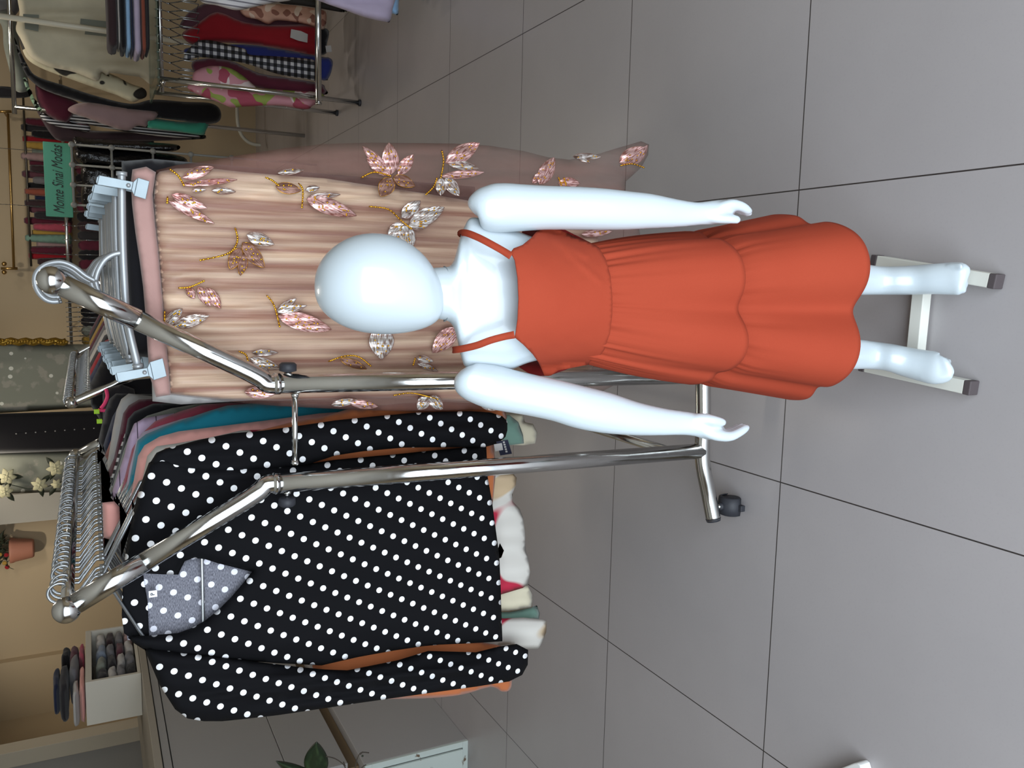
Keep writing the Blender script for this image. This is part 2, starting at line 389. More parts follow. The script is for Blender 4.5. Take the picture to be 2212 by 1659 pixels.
# neck seam ring
mb = MB(); rg = [ring_px(972 - 0 * i, 636, 1.278, 61.5 + .3, .96, 0, 40) for i in range(1)][0]
def seamline(name, rows, parent, r=.0009):
    m = MB(); m.tube([P(*q) for q in rows], r, 6); return m.build(name, plain('seam_grey', '8d979c', .6), parent)
RG = [ring_px(959 + 15 * max(0, -math.sin(2 * math.pi * k / 40)), 635, 1.279, 58.5, .97, 0, 40)[k] for k in range(40)]
MB().tube(RG, .0011, 6, closed=True).build('neck_seam', plain('seam_grey', '7d888e', .6), man)
# arms
def fingers(mb, chains):
    for ch in chains: limb(mb, ch, 5, 1, 14)
mb = MB()
limb(mb, ((1019, 456, 1.262, 10, 1), (1026, 451, 1.26, 29, 1), (1040, 449, 1.258, 43, 1), (1062, 450, 1.254, 51.5, .95), (1092, 449, 1.248, 52.5, .9), (1130, 449, 1.243, 50, .9), (1180, 449, 1.238, 47, .92), (1240, 450, 1.23, 46, .92), (1300, 452, 1.22, 44.5, .9), (1350, 454.5, 1.212, 41.5, .88),
          (1400, 456, 1.205, 37.5, .86), (1445, 459.5, 1.198, 32, .84), (1480, 461.5, 1.194, 27.5, .8), (1510, 461.5, 1.19, 24.5, .85), (1540, 459, 1.187, 25.5, 1.0), (1562, 455, 1.184, 24, 1.25), (1580, 450, 1.182, 18, 1.7), (1588, 449, 1.18, 10, 2.2)), 4)
fingers(mb, [((1540, 452, 1.18, 8), (1562, 446, 1.173, 12), (1583, 442, 1.166, 12), (1603, 447, 1.163, 11), (1617, 456, 1.163, 9), (1623, 461, 1.164, 5)),
             ((1560, 447, 1.19, 12), (1585, 444, 1.186, 11.5), (1604, 450, 1.183, 10.5), (1617, 460, 1.182, 8.5), (1622, 466, 1.182, 4.5)),
             ((1560, 448, 1.207, 11.5), (1585, 446, 1.206, 11), (1603, 452, 1.203, 10), (1614, 461, 1.202, 8), (1618, 466, 1.202, 4)),
             ((1560, 449, 1.222, 10.5), (1580, 448, 1.223, 9.5), (1596, 453, 1.221, 8.5), (1606, 460, 1.22, 7), (1609, 464, 1.22, 4)),
             ((1515, 466, 1.186, 9), (1540, 470, 1.178, 12), (1560, 472, 1.170, 11.5), (1580, 473, 1.162, 10.5), (1594, 475, 1.159, 8.5), (1600, 476, 1.158, 4.5))])
ar = mb.build('arm', M_white, man); skin_fuse(ar, .0026, 8)
mb = MB()
limb(mb, ((990, 806, 1.264, 10, 1), (996, 811, 1.262, 26, 1), (1010, 820, 1.26, 39, 1), (1034, 828, 1.257, 45, .95), (1065, 836, 1.252, 48, .92), (1105, 845, 1.248, 46.5, .9), (1150, 854, 1.242, 45, .9), (1205, 866, 1.235, 45, .9), (1255, 880, 1.228, 46.5, .88), (1310, 892, 1.22, 44.5, .86),
          (1370, 904, 1.21, 37, .84), (1430, 911, 1.202, 30, .82), (1475, 914, 1.197, 26, .82), (1505, 918, 1.193, 25, .95), (1530, 925, 1.19, 25, 1.2), (1550, 930, 1.188, 20, 1.6), (1562, 934, 1.186, 10, 2)), 4)
fingers(mb, [((1510, 928, 1.186, 9), (1532, 935, 1.177, 13), (1555, 941, 1.169, 13), (1578, 942, 1.166, 11.5), (1597, 934, 1.165, 10), (1611, 925, 1.165, 8.5), (1618, 920, 1.166, 4.5)),
             ((1510, 928, 1.193, 8), (1532, 934, 1.191, 13), (1556, 938, 1.189, 12), (1578, 938, 1.186, 10.5), (1595, 931, 1.184, 9.5), (1607, 923, 1.184, 8), (1613, 919, 1.184, 4.5)),
             ((1510, 927, 1.2, 8), (1530, 933, 1.209, 12), (1556, 936, 1.21, 11), (1576, 935, 1.207, 10), (1592, 928, 1.205, 9), (1603, 921, 1.204, 7.5), (1608, 917, 1.204, 4)),
             ((1510, 926, 1.205, 8), (1530, 931, 1.223, 11), (1552, 934, 1.228, 10), (1570, 933, 1.226, 9), (1584, 928, 1.225, 8), (1593, 922, 1.224, 6.5), (1597, 919, 1.224, 4)),
             ((1480, 911, 1.195, 10), (1505, 907, 1.187, 14), (1524, 906, 1.179, 13.5), (1542, 909, 1.170, 12), (1560, 912, 1.167, 9.5), (1569, 913, 1.166, 5))])
al = mb.build('arm', M_white, man); skin_fuse(al, .0026, 8)

# ================================================================== DRESS
dress = thing('dress', 'terracotta orange tiered strappy dress worn by the white mannequin', 'dress', (-.04, YM, .4))
def bodY(px, py, off=.0):
    c = 642 + (px - 1100) * .045; hw = 150 if px < 1120 else (150 - (px - 1120) * .12 if px < 1330 else 128)
    s_ = min(1, abs(py - c) / hw); return 1.27 - off - .100 * math.sqrt(max(0, 1 - s_ * s_)) * (1 - max(0, (px - 1200)) * .0007)
def bodice_fold(x, y):
    f = .004 * math.exp(-((y - (520 + (x - 1200) * .5)) / 9) ** 2) * (1 if 1190 < x < 1270 else 0)
    f += .003 * math.exp(-((y - (540 + (x - 1220) * .9)) / 7) ** 2) * (1 if 1220 < x < 1300 else 0)
    f += .007 * math.exp(-((x - 1172) / 22) ** 2 - ((y - 497) / 18) ** 2) + .0012 * (vn(x / 30, y / 16, 3) - .5)
    return f
bo = ((1103, 545), (1112, 562), (1118, 600), (1120, 645), (1118, 690), (1114, 717), (1112, 729), (1130, 744), (1150, 764), (1163, 782), (1171, 800), (1176, 812), (1190, 811), (1206, 800), (1232, 795), (1268, 788), (1290, 776),
      (1305, 755), (1317, 720), (1322, 680), (1322, 640), (1318, 595), (1308, 560), (1293, 535), (1272, 523), (1250, 516), (1228, 506), (1208, 496), (1190, 486), (1173, 485), (1162, 497), (1148, 514), (1128, 530), (1109, 537))
mb = MB()
cloth_px(mb, bo, 1.27, 0, 0, 7, 26, None, lambda x, y: bodY(x, y, .006) - bodice_fold(x, y), smooth=False, back=False)
back = [(x, y) for x, y in bo[11:]] + [(1150, 560), (1150, 720)]
cloth_px(mb, ((1128, 500), (1112, 560), (1108, 640), (1110, 740), (1118, 790), (1150, 812), (1185, 812), (1232, 795), (1290, 778), (1318, 700), (1322, 640), (1308, 560), (1272, 523), (1208, 490), (1173, 474), (1145, 478)), 1.27, 0, 0, 12, 26, None,
         lambda x, y: 2.57 - bodY(x, y, .02), smooth=False, back=False, mi=1)
mb.build('bodice', [M_dress, M_dressin], dress, solid=.0016)
def strap(rows, nm='strap'):
    m = MB(); pl = crom([(a, b, c * 1000) for a, b, c, d in rows], 6); wd = crom([(d, 0, 0) for a, b, c, d in rows], 6); A = []; B = []
    for i, p in enumerate(pl):
        q0 = pl[max(i - 1, 0)]; q1 = pl[min(i + 1, len(pl) - 1)]; n = Vector((-(q1.y - q0.y), q1.x - q0.x)).normalized(); w_ = wd[i].x
        A.append(P(p.x + n.x * w_, p.y + n.y * w_, p.z / 1000)); B.append(P(p.x - n.x * w_, p.y - n.y * w_, p.z / 1000))
    m.loft([[a, b] for a, b in zip(A, B)], False, False, False); return m.build(nm, M_dress, dress, solid=.002)
strap(((1104, 553, 1.177, 8), (1085, 541, 1.187, 7.5), (1060, 527, 1.198, 7.5), (1035, 514, 1.213, 7.5), (1010, 504, 1.235, 7.5), (996, 503, 1.262, 7), (1000, 508, 1.30, 7), (1040, 520, 1.345, 7), (1140, 540, 1.345, 7)))
strap(((1111, 723, 1.177, 8), (1090, 727, 1.187, 7.5), (1060, 735, 1.198, 7.5), (1030, 746, 1.213, 7.5), (1000, 753, 1.235, 7.5), (981, 756, 1.262, 7), (986, 755, 1.30, 7), (1030, 750, 1.345, 7), (1140, 740, 1.345, 7)))

# skirt tiers: horizontal rings in world space around the hips
def tier(name, z0, z1, r0, r1, cen0, cen1, foldf, n=220, m=26, topc=None):
    b = MB(); rings = []; uv = []
    for i in range(m + 1):
        t_ = i / m; ring = []
        for k in range(n):
            a = 2 * math.pi * k / n   # a = 0 right(+X), 3/2 pi = front (-Y)
            rx = r0[0] + (r1[0] - r0[0]) * t_; ry = r0[1] + (r1[1] - r0[1]) * t_
            cxx_ = cen0[0] + (cen1[0] - cen0[0]) * t_; cyy_ = cen0[1] + (cen1[1] - cen0[1]) * t_
            dr, dz = foldf(a, t_)
            ring.append(Vector((cxx_ + (rx + dr) * math.cos(a), cyy_ + (ry + dr) * math.sin(a), z0(a) * (1 - t_) + z1(a) * t_ + dz)))
            uv.append((a * .15, z0(a) * (1 - t_) + z1(a) * t_))
        rings.append(ring)
    b.loft(rings, False, False, True, uvs=uv); return b.build(name, M_dress, dress, solid=.0018)
FR = 1.5 * math.pi
def ad(a, b): return (a - b + math.pi) % (2 * math.pi) - math.pi
def bumpf(a, c, w, h): return h * math.exp(-(ad(a, c) / w) ** 2)
LOB = [(FR + .62, .42, .030), (FR - .45, .34, .026), (FR - 1.5, .30, -.004), (FR + 2.15, .4, .022), (FR + 2.8, .4, .02), (FR - 2.3, .4, .02)]
VAL = [(FR + .05, .20, -.026), (FR - .95, .12, -.010), (FR + 1.25, .14, -.010), (FR - 1.85, .16, -.015), (FR + 2.35, .2, -.02)]
def lobes(a): return sum(bumpf(a, *l) for l in LOB + VAL)
fine = [(rnd.uniform(0, 6.28), rnd.uniform(.018, .045), rnd.uniform(-1, 1), rnd.uniform(.12, .5)) for _ in range(150)]
def gath(a, t_, amp=.006):
    s_ = 0
    for c, w_, h_, L in fine:
        d = ad(a, c)
        if abs(d) < .15: s_ += h_ * math.exp(-(d / (w_ * (1 + t_))) ** 2) * math.exp(-t_ / L)
    return s_ * amp
zw = lambda a: .925 + .0 * math.sin(a) + (.018 * (1 + math.cos(2 * (a - FR))) * -.5) + .012
tier('upper_tier', zw, lambda a: .648 + .010 * math.sin(2.3 * a + 1) - lobes(a) * .1, (.094, .082), (.146, .128), (-.034, 1.27), (-.045, 1.27),
     lambda a, t_: (lobes(a) * .75 * t_ + gath(a, t_) + (.006 * math.sin(t_ * math.pi)), 0))
fine = [(rnd.uniform(0, 6.28), rnd.uniform(.018, .045), rnd.uniform(-1, 1), rnd.uniform(.06, .3)) for _ in range(150)]
tier('lower_tier', lambda a: .655 + .010 * math.sin(2.3 * a + 1) - lobes(a) * .1, lambda a: .40 + .012 * math.sin(3 * a + 2) + lobes(a) * .15, (.128, .110), (.178, .165), (-.045, 1.27), (-.045, 1.275),
     lambda a, t_: (lobes(a) * (.72 + .5 * t_) + gath(a, t_, .006) + .016 * math.sin(min(1, t_ * 4) * math.pi / 2) - .004, 0))

# ================================================================== MANNEQUIN STAND
st = thing('mannequin_stand', 'white square-tube floor stand with dark end caps under the mannequin', 'stand', (-.04, 1.27, 0))
M_std = plain('stand_white_paint', 'd3d3cb', .45, 0, .4); M_cap = plain('end_cap_grey', '4a4244', .6)
def bar(a, b, w_, h_, mat, parent, nm, z0=.004):
    a = Vector(a); b = Vector(b); d = (b - a).normalized(); n = Vector((-d.y, d.x, 0)) * w_ / 2; m = MB(); up = Vector((0, 0, h_))
    q = [a + n, a - n, b - n, b + n]; q = [Vector((p.x, p.y, z0)) for p in q]; m.add(q + [p + up for p in q], [(0, 1, 2, 3), (7, 6, 5, 4), (0, 4, 5, 1), (1, 5, 6, 2), (2, 6, 7, 3), (3, 7, 4, 0)])
    return m.build(nm, mat, parent, smooth=False, bevel=.002)
for tip, far, nm in ((PZ(2136, 606, .03), PZ(1893, 566, .03), 'r'), (PZ(2082, 836, .03), PZ(1868, 790, .03), 'l')):
    bar(tip, far, .03, .028, M_std, st, 'foot_bar'); d = (far - tip).normalized()
    bar(tip - d * .016, tip, .031, .03, M_cap, st, 'end_cap', .003); bar(far, far + d * .016, .031, .03, M_cap, st, 'end_cap', .003)
bar(PZ(1988, 600, .03), PZ(1972, 760, .03), .03, .028, M_std, st, 'crossbar', .006)

# ================================================================== CLOTHES RACK (front, two rails)
YR = 1.823; YR2 = 3.377
rack = thing('clothes_rack', 'large chrome double-rail clothes rack in the foreground holding the polka-dot blouse and the pink skirt', 'clothes rack', (-.34, YR, 0))
RZ = 1.752; XLr, XRr = -.672, -.016
Lp = (P(590, 1045, YR), P(1515, 974, YR)); Rp = (P(592, 829, YR), P(1515, 812, YR))
def end_frame(dy, near):
    D = Vector((0, dy, 0)); rr = .0205
    for (bend, low, bx) in ((Lp[0], Lp[1], XLr), (Rp[0], Rp[1], XRr)):
        b0 = Vector((bx, YR, RZ)) + D; be = bend + D; top = be + Vector((0, 0, .004)); post = (low - bend).normalized()
        out = (b0 - be).normalized()
        MB().tube([low + D, be - post * .002], rr + .0012, 24).build('post', M_chrome, rack)
        MB().tube([be + post * .012, be, be], rr + .003, 24).build('collar', M_chrome, rack)
        arc = crom([be + post * .02, be - post * .012, be + out * .03 - post * .022 * 0 + (Vector((0, 0, .004))), be + out * .075, be + out * .14], 6)
        arc += [b0 - out * .16]
        MB().tube(arc, rr, 24).build('lower_arm', M_chrome, rack)
        MB().tube([b0 - out * .165, b0 - out * .02], rr + .0012, 24).build('upper_arm', M_chrome, rack)
        MB().ball(b0 + Vector((0, -.004 if near else .02, 0)), .0268, 28, 18).build('end_ball', M_chrome, rack)
    a = P(637, 1003, YR) + D; b = P(637, 850, YR) + D
    br = MB().tube([a, b], .0062, 14).tube([a, a + (b - a) * .06], [.010, .0065], 14).tube([b + (a - b) * .06, b], [.0065, .010], 14).build('spacer_rod', M_chrome, rack)
    for (x, y, sgn) in ((622, 795, 1), (620, 1082, -1)):
        c = P(x, y, YR) + D; pst = P(x, 829 if sgn > 0 else 1043, YR) + D; dr = (c - pst).normalized()
        kn = MB().tube([c - dr * .008, c - dr * .006, c + dr * .008, c + dr * .012], [.012, .0185, .0185, .014], 20).build('knob', M_black, rack)
        MB().tube([pst + dr * .018, c - dr * .006], .004, 10).tube([pst + dr * .02, pst + dr * .025], .009, 6).build('knob_screw', M_chrome, kn)
    # curved foot tube
    ft = [P(1541, 1122, YR - .01), P(1532, 1075, YR), P(1520, 1015, YR), P(1517, 974, YR), P(1519, 900, YR), P(1519, 812, YR), P(1524, 760, YR), P(1540, 700, YR), P(1556, 655, YR - .01)]
    ft = [q + D for q in crom(ft, 5)]
    MB().tube(ft, .0215, 24).build('foot_tube', M_chrome, rack)
    for q, q2 in ((ft[0], ft[1]), (ft[-1], ft[-2])):
        d = (q - q2).normalized(); MB().tube([q - d * .004, q + d * .005], [.0222, .020], 24).build('end_plug', M_black, rack)
        dd = (q2 - q).normalized(); s0 = q + dd * .035; fl_ = Vector((s0.x, s0.y, 0))
        cs = thing_child('caster', rack, fl_)
        yk = .022
        MB().tube([s0 - Vector((0, 0, .015)), Vector((s0.x, s0.y, .062))], .0045, 12).tube([s0 - Vector((0, 0, .024)), s0 - Vector((0, 0, .034))], .008, 6).build('stem', M_chrome, cs)
        MB().tube([Vector((s0.x - .024, s0.y, .03)), Vector((s0.x - .021, s0.y, .03)), Vector((s0.x - .006, s0.y, .03))], [.026, .029, .029], 26).tube([Vector((s0.x + .006, s0.y, .03)), Vector((s0.x + .021, s0.y, .03)), Vector((s0.x + .024, s0.y, .03))], [.029, .029, .026], 26).build('wheel', M_black, cs)
        hood = []
        for i in range(13):
            a_ = math.radians(-20 + i * 17.5); hood.append([Vector((s0.x + xx, s0.y + math.cos(a_) * r_, .03 + math.sin(a_) * r_)) for xx, r_ in ((-.027, .026), (-.024, .034), (0, .0365), (.024, .034), (.027, .026))])
        MB().loft(hood, False, False, False).tube([Vector((s0.x, s0.y, .06)), Vector((s0.x, s0.y, .074))], .010, 16).build('hood', M_black, cs, solid=.003)
        MB().box((s0.x - .009, s0.y - .048, .018), (s0.x + .009, s0.y - .026, .034)).build('brake_lever', M_black, cs, smooth=False, bevel=.002)
def thing_child(name, parent, loc):
    o = bpy.data.objects.new(name, None); C.objects.link(o); o.parent = parent; o.location = Vector(loc) - base_of(parent); o.empty_display_size = .02
    return o
end_frame(0, True); end_frame(YR2 - YR, False)
MB().tube([(XLr, YR + .005, RZ), (XLr, YR2 + .015, RZ)], .0125, 20).build('rail', M_chrome, rack)
MB().tube([(XRr, YR + .005, RZ), (XRr, YR2 + .015, RZ)], .0125, 20).build('rail', M_chrome, rack)
for q in (P(1455, 978, YR), P(1455, 814, YR)):
    MB().tube([q, q + Vector((0, YR2 - YR, 0))], .014, 18).build('bottom_rail', M_chrome, rack)
for x, y in ((1441, 980), (1501, 976)):
    q = P(x, y, YR); vw = (q - Vector((0, 0, H))).normalized(); q = q - vw * .0215; MB().ball(q, .0048, 14, 8).build('screw', M_silver, rack)

# ================================================================== PINK SKIRT (on clip hanger, right rail)
YS = 1.93
M_lining = pbase('satin_lining', 'c9a68f', .45, 0, .5, .2); v = M_lining.coord('UV', (46, 1.2, 1))
M_lining.link(M_lining.mix(M_lining.step(M_lining.noise(v, 1, 4), .36, .64), rgb('9c705c'), rgb('ecd0b2')), M_lining.b.inputs['Base Color'])
M_lining.bump(M_lining.noise(M_lining.coord('UV', (130, 2.5, 1)), 1, 4), .8, .004); M_lining = M_lining.m
M_band = cloth_mat('a9857e', .9, .2)
def sheer(name, col, al):
    t = pbase(name, col, .8, 0, .15); n = t.noise(t.coord('UV', (14, 3, 1)), 1, 3)
    t.link(t.math('MULTIPLY_ADD', t.step(n, .35, .65), .22, al), t.b.inputs['Alpha']); t.bump(t.noise(t.coord('UV', (70, 3, 1)), 1, 2), .3, .003); return t.m
M_tulle = sheer('sheer_tulle', '8c675e', .19)
skirt = thing('skirt', 'dusty pink pleated skirt under sheer tulle with sequinned leaf appliques, hanging from a clip hanger', 'skirt', (0, YS, .6))
def pleat(x, y):
    k = min(1, max(0, (x - 325) / 60)); g = y + 18 * (vn(x / 160, y / 60, 1) - .5)
    a = math.sin(g * .36 + 2.2 * vn(x / 300, y / 40, 2)) * .0055 + math.sin(g * .17 + 1) * .009 + math.sin(g * .73 + x * .004) * .0016 * (1 if x < 520 else .5)
    return a * k + .006 * (vn(x / 240, y / 90, 5) - .5)
lin_o = ((336, 372), (380, 364), (440, 362), (520, 371), (600, 378), (700, 385), (800, 400), (920, 418), (1040, 438), (1160, 462), (1290, 500), (1300, 600), (1292, 720), (1280, 800), (1262, 848), (1150, 862),
         (1000, 866), (860, 860), (720, 862), (600, 866), (480, 862), (400, 854), (366, 850), (360, 780), (352, 690), (346, 610), (336, 500), (330, 430))
mb = MB(); cloth_px(mb, lin_o, YS, .028, .02, 9, 34, pleat, None, smooth=False); mb.build('lining', M_lining, skirt)
tul_o = ((337, 368), (380, 357), (440, 348), (520, 335), (620, 319), (700, 311), (800, 308), (900, 309), (980, 310), (1060, 315), (1130, 326), (1185, 340), (1230, 345), (1280, 336), (1340, 318), (1385, 305), (1402, 312),
         (1400, 335), (1385, 362), (1352, 392), (1350, 425), (1375, 460), (1385, 520), (1380, 620), (1366, 740), (1350, 820), (1300, 846), (1220, 862), (1120, 880), (1030, 886), (920, 890), (820, 887), (700, 882), (600, 877), (500, 868), (410, 858), (368, 853), (360, 780), (352, 690), (346, 610), (337, 500), (331, 430))
def tulf(x, y): return pleat(x, y) * .8 + .008 * (vn(x / 120, y / 50, 8) - .3)
mb = MB(); cloth_px(mb, tul_o, YS, .042, .035, 11, 46, tulf, None, smooth=False); tul = mb.build('tulle_overlay', M_tulle, skirt)
band = ((286, 366), (283, 390), (285, 440), (292, 500), (301, 560), (309, 620), (315, 690), (319, 760), (323, 810), (337, 858), (369, 853), (364, 790), (356, 700), (350, 630), (342, 540), (335, 480), (330, 420), (337, 372), (316, 360))
mb = MB(); cloth_px(mb, band, YS - .01, .022, .02, 8, 10, lambda x, y: .0015 * math.sin(y * .5) * 0, None, smooth=False); mb.build('waistband', M_band, skirt)

# appliques ---------------------------------------------------------
def thread(name, c1, c2, rough=.32, metal=.55):
    t = pbase(name, c1, rough, metal); n = t.noise(t.coord('UV', (14, 2.2, 1)), 1, 3); k = t.step(n, .42, .55)
    t.link(t.mix(k, rgb(c2), rgb(c1)), t.b.inputs['Base Color']); t.bump(n, .6, .001); return t.m
MT = [thread('pink_foil_thread', 'f3c9c6', 'a06a60'), thread('silver_foil_thread', 'e6e2df', '8d7466'), plain('gold_sequin', 'd39a2c', .22, .9), thread('brown_thread', '9a7466', '7a5548', .5, .3)]
def surfY(x, y, e=.004): 
    k = min(1, edged(Vector((x, y)), TP) / 46); k = math.sqrt(1 - (1 - k) ** 2); return YS - k * (.042 + tulf(x, y)) - e
TP = [Vector(a) for a in tul_o]
def applique(petals, stems, beads=()):
    m = MB()
    for (x0, y0, x1, y1, w_, mi) in petals:
        L = math.hypot(x1 - x0, y1 - y0); dx, dy = (x1 - x0) / L, (y1 - y0) / L; nx, ny = -dy, dx; rows = []; uv = []
        for i in range(11):
            t_ = i / 10; ww = w_ / 2 * (math.sin(math.pi * t_ ** .85) ** .75 if 0 < t_ < 1 else 0) + .3; r_ = []
            for j in range(-3, 4):
                q = j / 3; x = x0 + dx * L * t_ + nx * ww * q; y = y0 + dy * L * t_ + ny * ww * q
                r_.append(P(x, y, surfY(x, y, .003 + .003 * (1 - q * q)))); uv.append((q * ww / 30 + x0, t_ * L / 30))
            rows.append(r_)
        m.loft(rows, False, False, False, mi=mi, uvs=uv)
        edge = [r_[0] for r_ in rows] + [r_[-1] for r_ in rows[::-1]]
        m.tube(edge, .0007, 5, False, 3 if mi != 3 else 2, True)
        rr = random.Random(int(x0 * 7 + y0))
        for _ in range(int(w_ * L / 260) + 1):
            t_ = rr.uniform(.15, .85); q = rr.uniform(-.7, .7) * w_ / 2 * math.sin(math.pi * t_); x = x0 + dx * L * t_ + nx * q; y = y0 + dy * L * t_ + ny * q
            c = P(x, y, surfY(x, y, .0075)); m.ball(c, .0021, 8, 5, (1, .5, 1), 2)
    for st_ in stems:
        pl = crom([(a, b, 0) for a, b in st_], 5); pl = [P(p.x, p.y, surfY(p.x, p.y, .005)) for p in pl]; m.tube(pl, .0016, 6, True, 2)
        d = 0; last = pl[0]
        for p in pl:
            if (p - last).length > .0045: m.ball(p + Vector((0, -.002, 0)), .0024, 8, 5, (1, .5, 1), 2); last = p
    for x, y in beads: m.ball(P(x, y, surfY(x, y, .006)), .0024, 8, 5, (1, .5, 1), 2)
    m.build('leaf_applique', MT, skirt)
applique([(394, 384, 462, 361, 24, 0), (408, 398, 512, 388, 14, 0), (395, 398, 445, 396, 12, 0)], [((366, 365), (385, 380), (398, 402))])
applique([(415, 412, 445, 410, 10, 1), (458, 411, 509, 414, 15, 1)], [])
applique([(370, 420, 447, 450, 24, 0), (364, 434, 463, 483, 20, 0)], [((362, 425), (361, 438))])
applique([(533, 507, 592, 528, 28, 1), (524, 524, 571, 578, 30, 3), (519, 536, 497, 582, 28, 3), (529, 548, 519, 595, 20, 3)], [((508, 493), (513, 518), (503, 540), (480, 552), (433, 562))])
applique([(405, 621, 420, 645, 18, 0), (428, 619, 454, 662, 22, 0), (446, 622, 477, 666, 24, 0)], [((385, 622), (410, 620), (440, 607))])
applique([(357, 702, 394, 667, 24, 1), (376, 704, 452, 682, 26, 1), (357, 708, 385, 706, 10, 1)], [((356, 672), (355, 700))])
applique([(600, 374, 656, 367, 13, 1), (596, 402, 650, 412, 24, 3)], [((573, 383), (588, 390), (603, 402))])
applique([(660, 410, 690, 405, 14, 1), (662, 430, 770, 466, 34, 0), (664, 427, 735, 420, 14, 1)], [((645, 396), (654, 412), (652, 448))])
applique([(598, 672, 640, 645, 16, 1), (600, 674, 663, 660, 16, 1), (601, 682, 716, 712, 38, 0)], [((576, 638), (592, 660), (604, 705))])
applique([(842, 376, 783, 316, 22, 0), (843, 378, 792, 342, 26, 0), (846, 376, 840, 308, 36, 0), (860, 377, 893, 334, 26, 0), (846, 384, 822, 424, 34, 3), (850, 382, 896, 402, 24, 3)], [((780, 384), (808, 372), (843, 380))])
applique([(962, 352, 1036, 309, 36, 0), (965, 350, 1034, 364, 20, 1), (953, 381, 1046, 372, 17, 0), (953, 384, 952, 422, 24, 1), (962, 384, 992, 423, 26, 1)], [((954, 325), (958, 350), (952, 384)), ((944, 384), (936, 404), (920, 420))])
applique([(868, 470, 908, 434, 30, 1), (884, 486, 960, 448, 36, 1), (882, 488, 926, 486, 20, 1)], [((797, 446), (838, 452), (866, 476), (888, 494))])
applique([(872, 484, 838, 512, 30, 1), (868, 486, 882, 546, 48, 1)], [])
applique([(545, 762, 601, 762, 14, 1), (540, 774, 606, 797, 22, 1), (543, 790, 582, 808, 24, 1)], [((516, 759), (532, 768), (537, 795))])
applique([(735, 775, 792, 797, 16, 3)], [((709, 781), (745, 769), (775, 771), (800, 790))])
applique([(824, 705, 824, 776, 54, 1)], [])
applique([(985, 708, 934, 762, 38, 0)], [])
applique([(900, 772, 936, 781, 16, 1), (902, 785, 946, 802, 12, 1)], [((897, 773), (892, 790))])
applique([(716, 874, 772, 864, 16, 1), (755, 869, 816, 878, 18, 0)], [])
applique([(925, 858, 902, 884, 26, 1), (928, 856, 956, 884, 26, 1)], [((850, 854), (890, 849), (945, 862))])
applique([(1034, 868, 1084, 882, 24, 1)], [((1035, 866), (1050, 874), (1078, 880))])
applique([(528, 846, 592, 852, 24, 0)], [])
applique([(1165, 398, 1197, 340, 32, 0), (1150, 396, 1176, 368, 16, 0)], [])
applique([(1238, 338, 1298, 339, 14, 1), (1249, 341, 1274, 351, 8, 1)], [])
applique([(1338, 352, 1392, 318, 32, 0), (1372, 354, 1398, 314, 16, 0)], [((1340, 358), (1365, 354), (1390, 362))])
applique([(1206, 396, 1252, 396, 26, 0)], [((1206, 383), (1212, 400)), ((1218, 384), (1222, 400))])
applique([(1256, 506, 1322, 500, 16, 0)], [])

# ================================================================== POLKA-DOT BLOUSE
YB_ = 1.92
blouse = thing('blouse', 'black blouse with white polka dots, open collar and long sleeves, frontmost on the left rail', 'blouse', (-.56, YB_, .7))
def bfold(x, y):
    a = .011 * (vn(x / 260, y / 60, 11) - .4) + .005 * math.sin(y * .045 + x * .004)
    for (x0, y0, x1, y1, w_, h_) in ((360, 1035, 900, 1010, 10, .010), (380, 1050, 620, 1030, 8, -.007), (560, 1400, 880, 1340, 16, .006), (700, 1100, 1060, 1075, 18, .006), (650, 1230, 1075, 1165, 20, .005)):
        L = math.hypot(x1 - x0, y1 - y0); dx, dy = (x1 - x0) / L, (y1 - y0) / L; u = (x - x0) * dx + (y - y0) * dy; d = abs(-(x - x0) * dy + (y - y0) * dx)
        e = max(0, min(1, u / 60, (L - u) / 60 + .3)); a += h_ * math.exp(-(d / w_) ** 2) * e
    return a
body_o = ((268, 1238), (272, 1190), (288, 1105), (305, 1045), (322, 1000), (348, 985), (420, 1000), (520, 1006), (620, 1003), (663, 1003), (720, 994), (783, 988), (840, 983), (900, 977), (980, 969), (1050, 962), (1053, 1030), (1062, 1080), (1070, 1140), (1078, 1200), (1081, 1260), (1083, 1330), (1085, 1385),
          (1000, 1390), (930, 1393), (850, 1405), (740, 1425), (695, 1437), (600, 1432), (500, 1425), (400, 1418), (345, 1412), (310, 1402), (288, 1388), (276, 1376), (300, 1374), (325, 1373), (385, 1368), (412, 1358), (442, 1342), (472, 1318), (500, 1290), (524, 1262), (545, 1235), (510, 1226), (470, 1216), (442, 1207), (415, 1205), (400, 1210), (392, 1225), (385, 1241), (350, 1240), (312, 1238))
mb = MB(); cloth_px(mb, body_o, YB_, .03, 0, 9, 40, bfold, None, smooth=False, back=False)
mb.build('body_front', M_polka, blouse, solid=.0012)
in_o = ((270, 1232), (312, 1228), (390, 1215), (440, 1198), (480, 1208), (560, 1232), (540, 1270), (480, 1330), (420, 1368), (330, 1382), (275, 1382), (266, 1300))
mb = MB(); cloth_px(mb, in_o, YB_ + .03, 0, 0, 12, 30, lambda x, y: 0, lambda x, y: YB_ + .022 + .008 * vn(x / 60, y / 60), smooth=False, back=False); mb.build('collar_lining', M_polkain, blouse, solid=.001)
nb_o = ((264, 1285), (268, 1236), (280, 1228), (308, 1230), (312, 1260), (319, 1300), (322, 1372), (300, 1376), (280, 1376), (268, 1368), (263, 1330))
mb = MB(); cloth_px(mb, nb_o, YB_ + .018, 0, 0, 8, 30, None, lambda x, y: YB_ + .016, smooth=False, back=False); mb.build('neck_band', M_polka, blouse, solid=.002)
back_o = ((272, 1190), (300, 1060), (340, 985), (500, 1000), (700, 1000), (1040, 975), (1070, 1160), (1078, 1380), (850, 1402), (695, 1437), (400, 1415), (310, 1400), (275, 1375), (268, 1300))
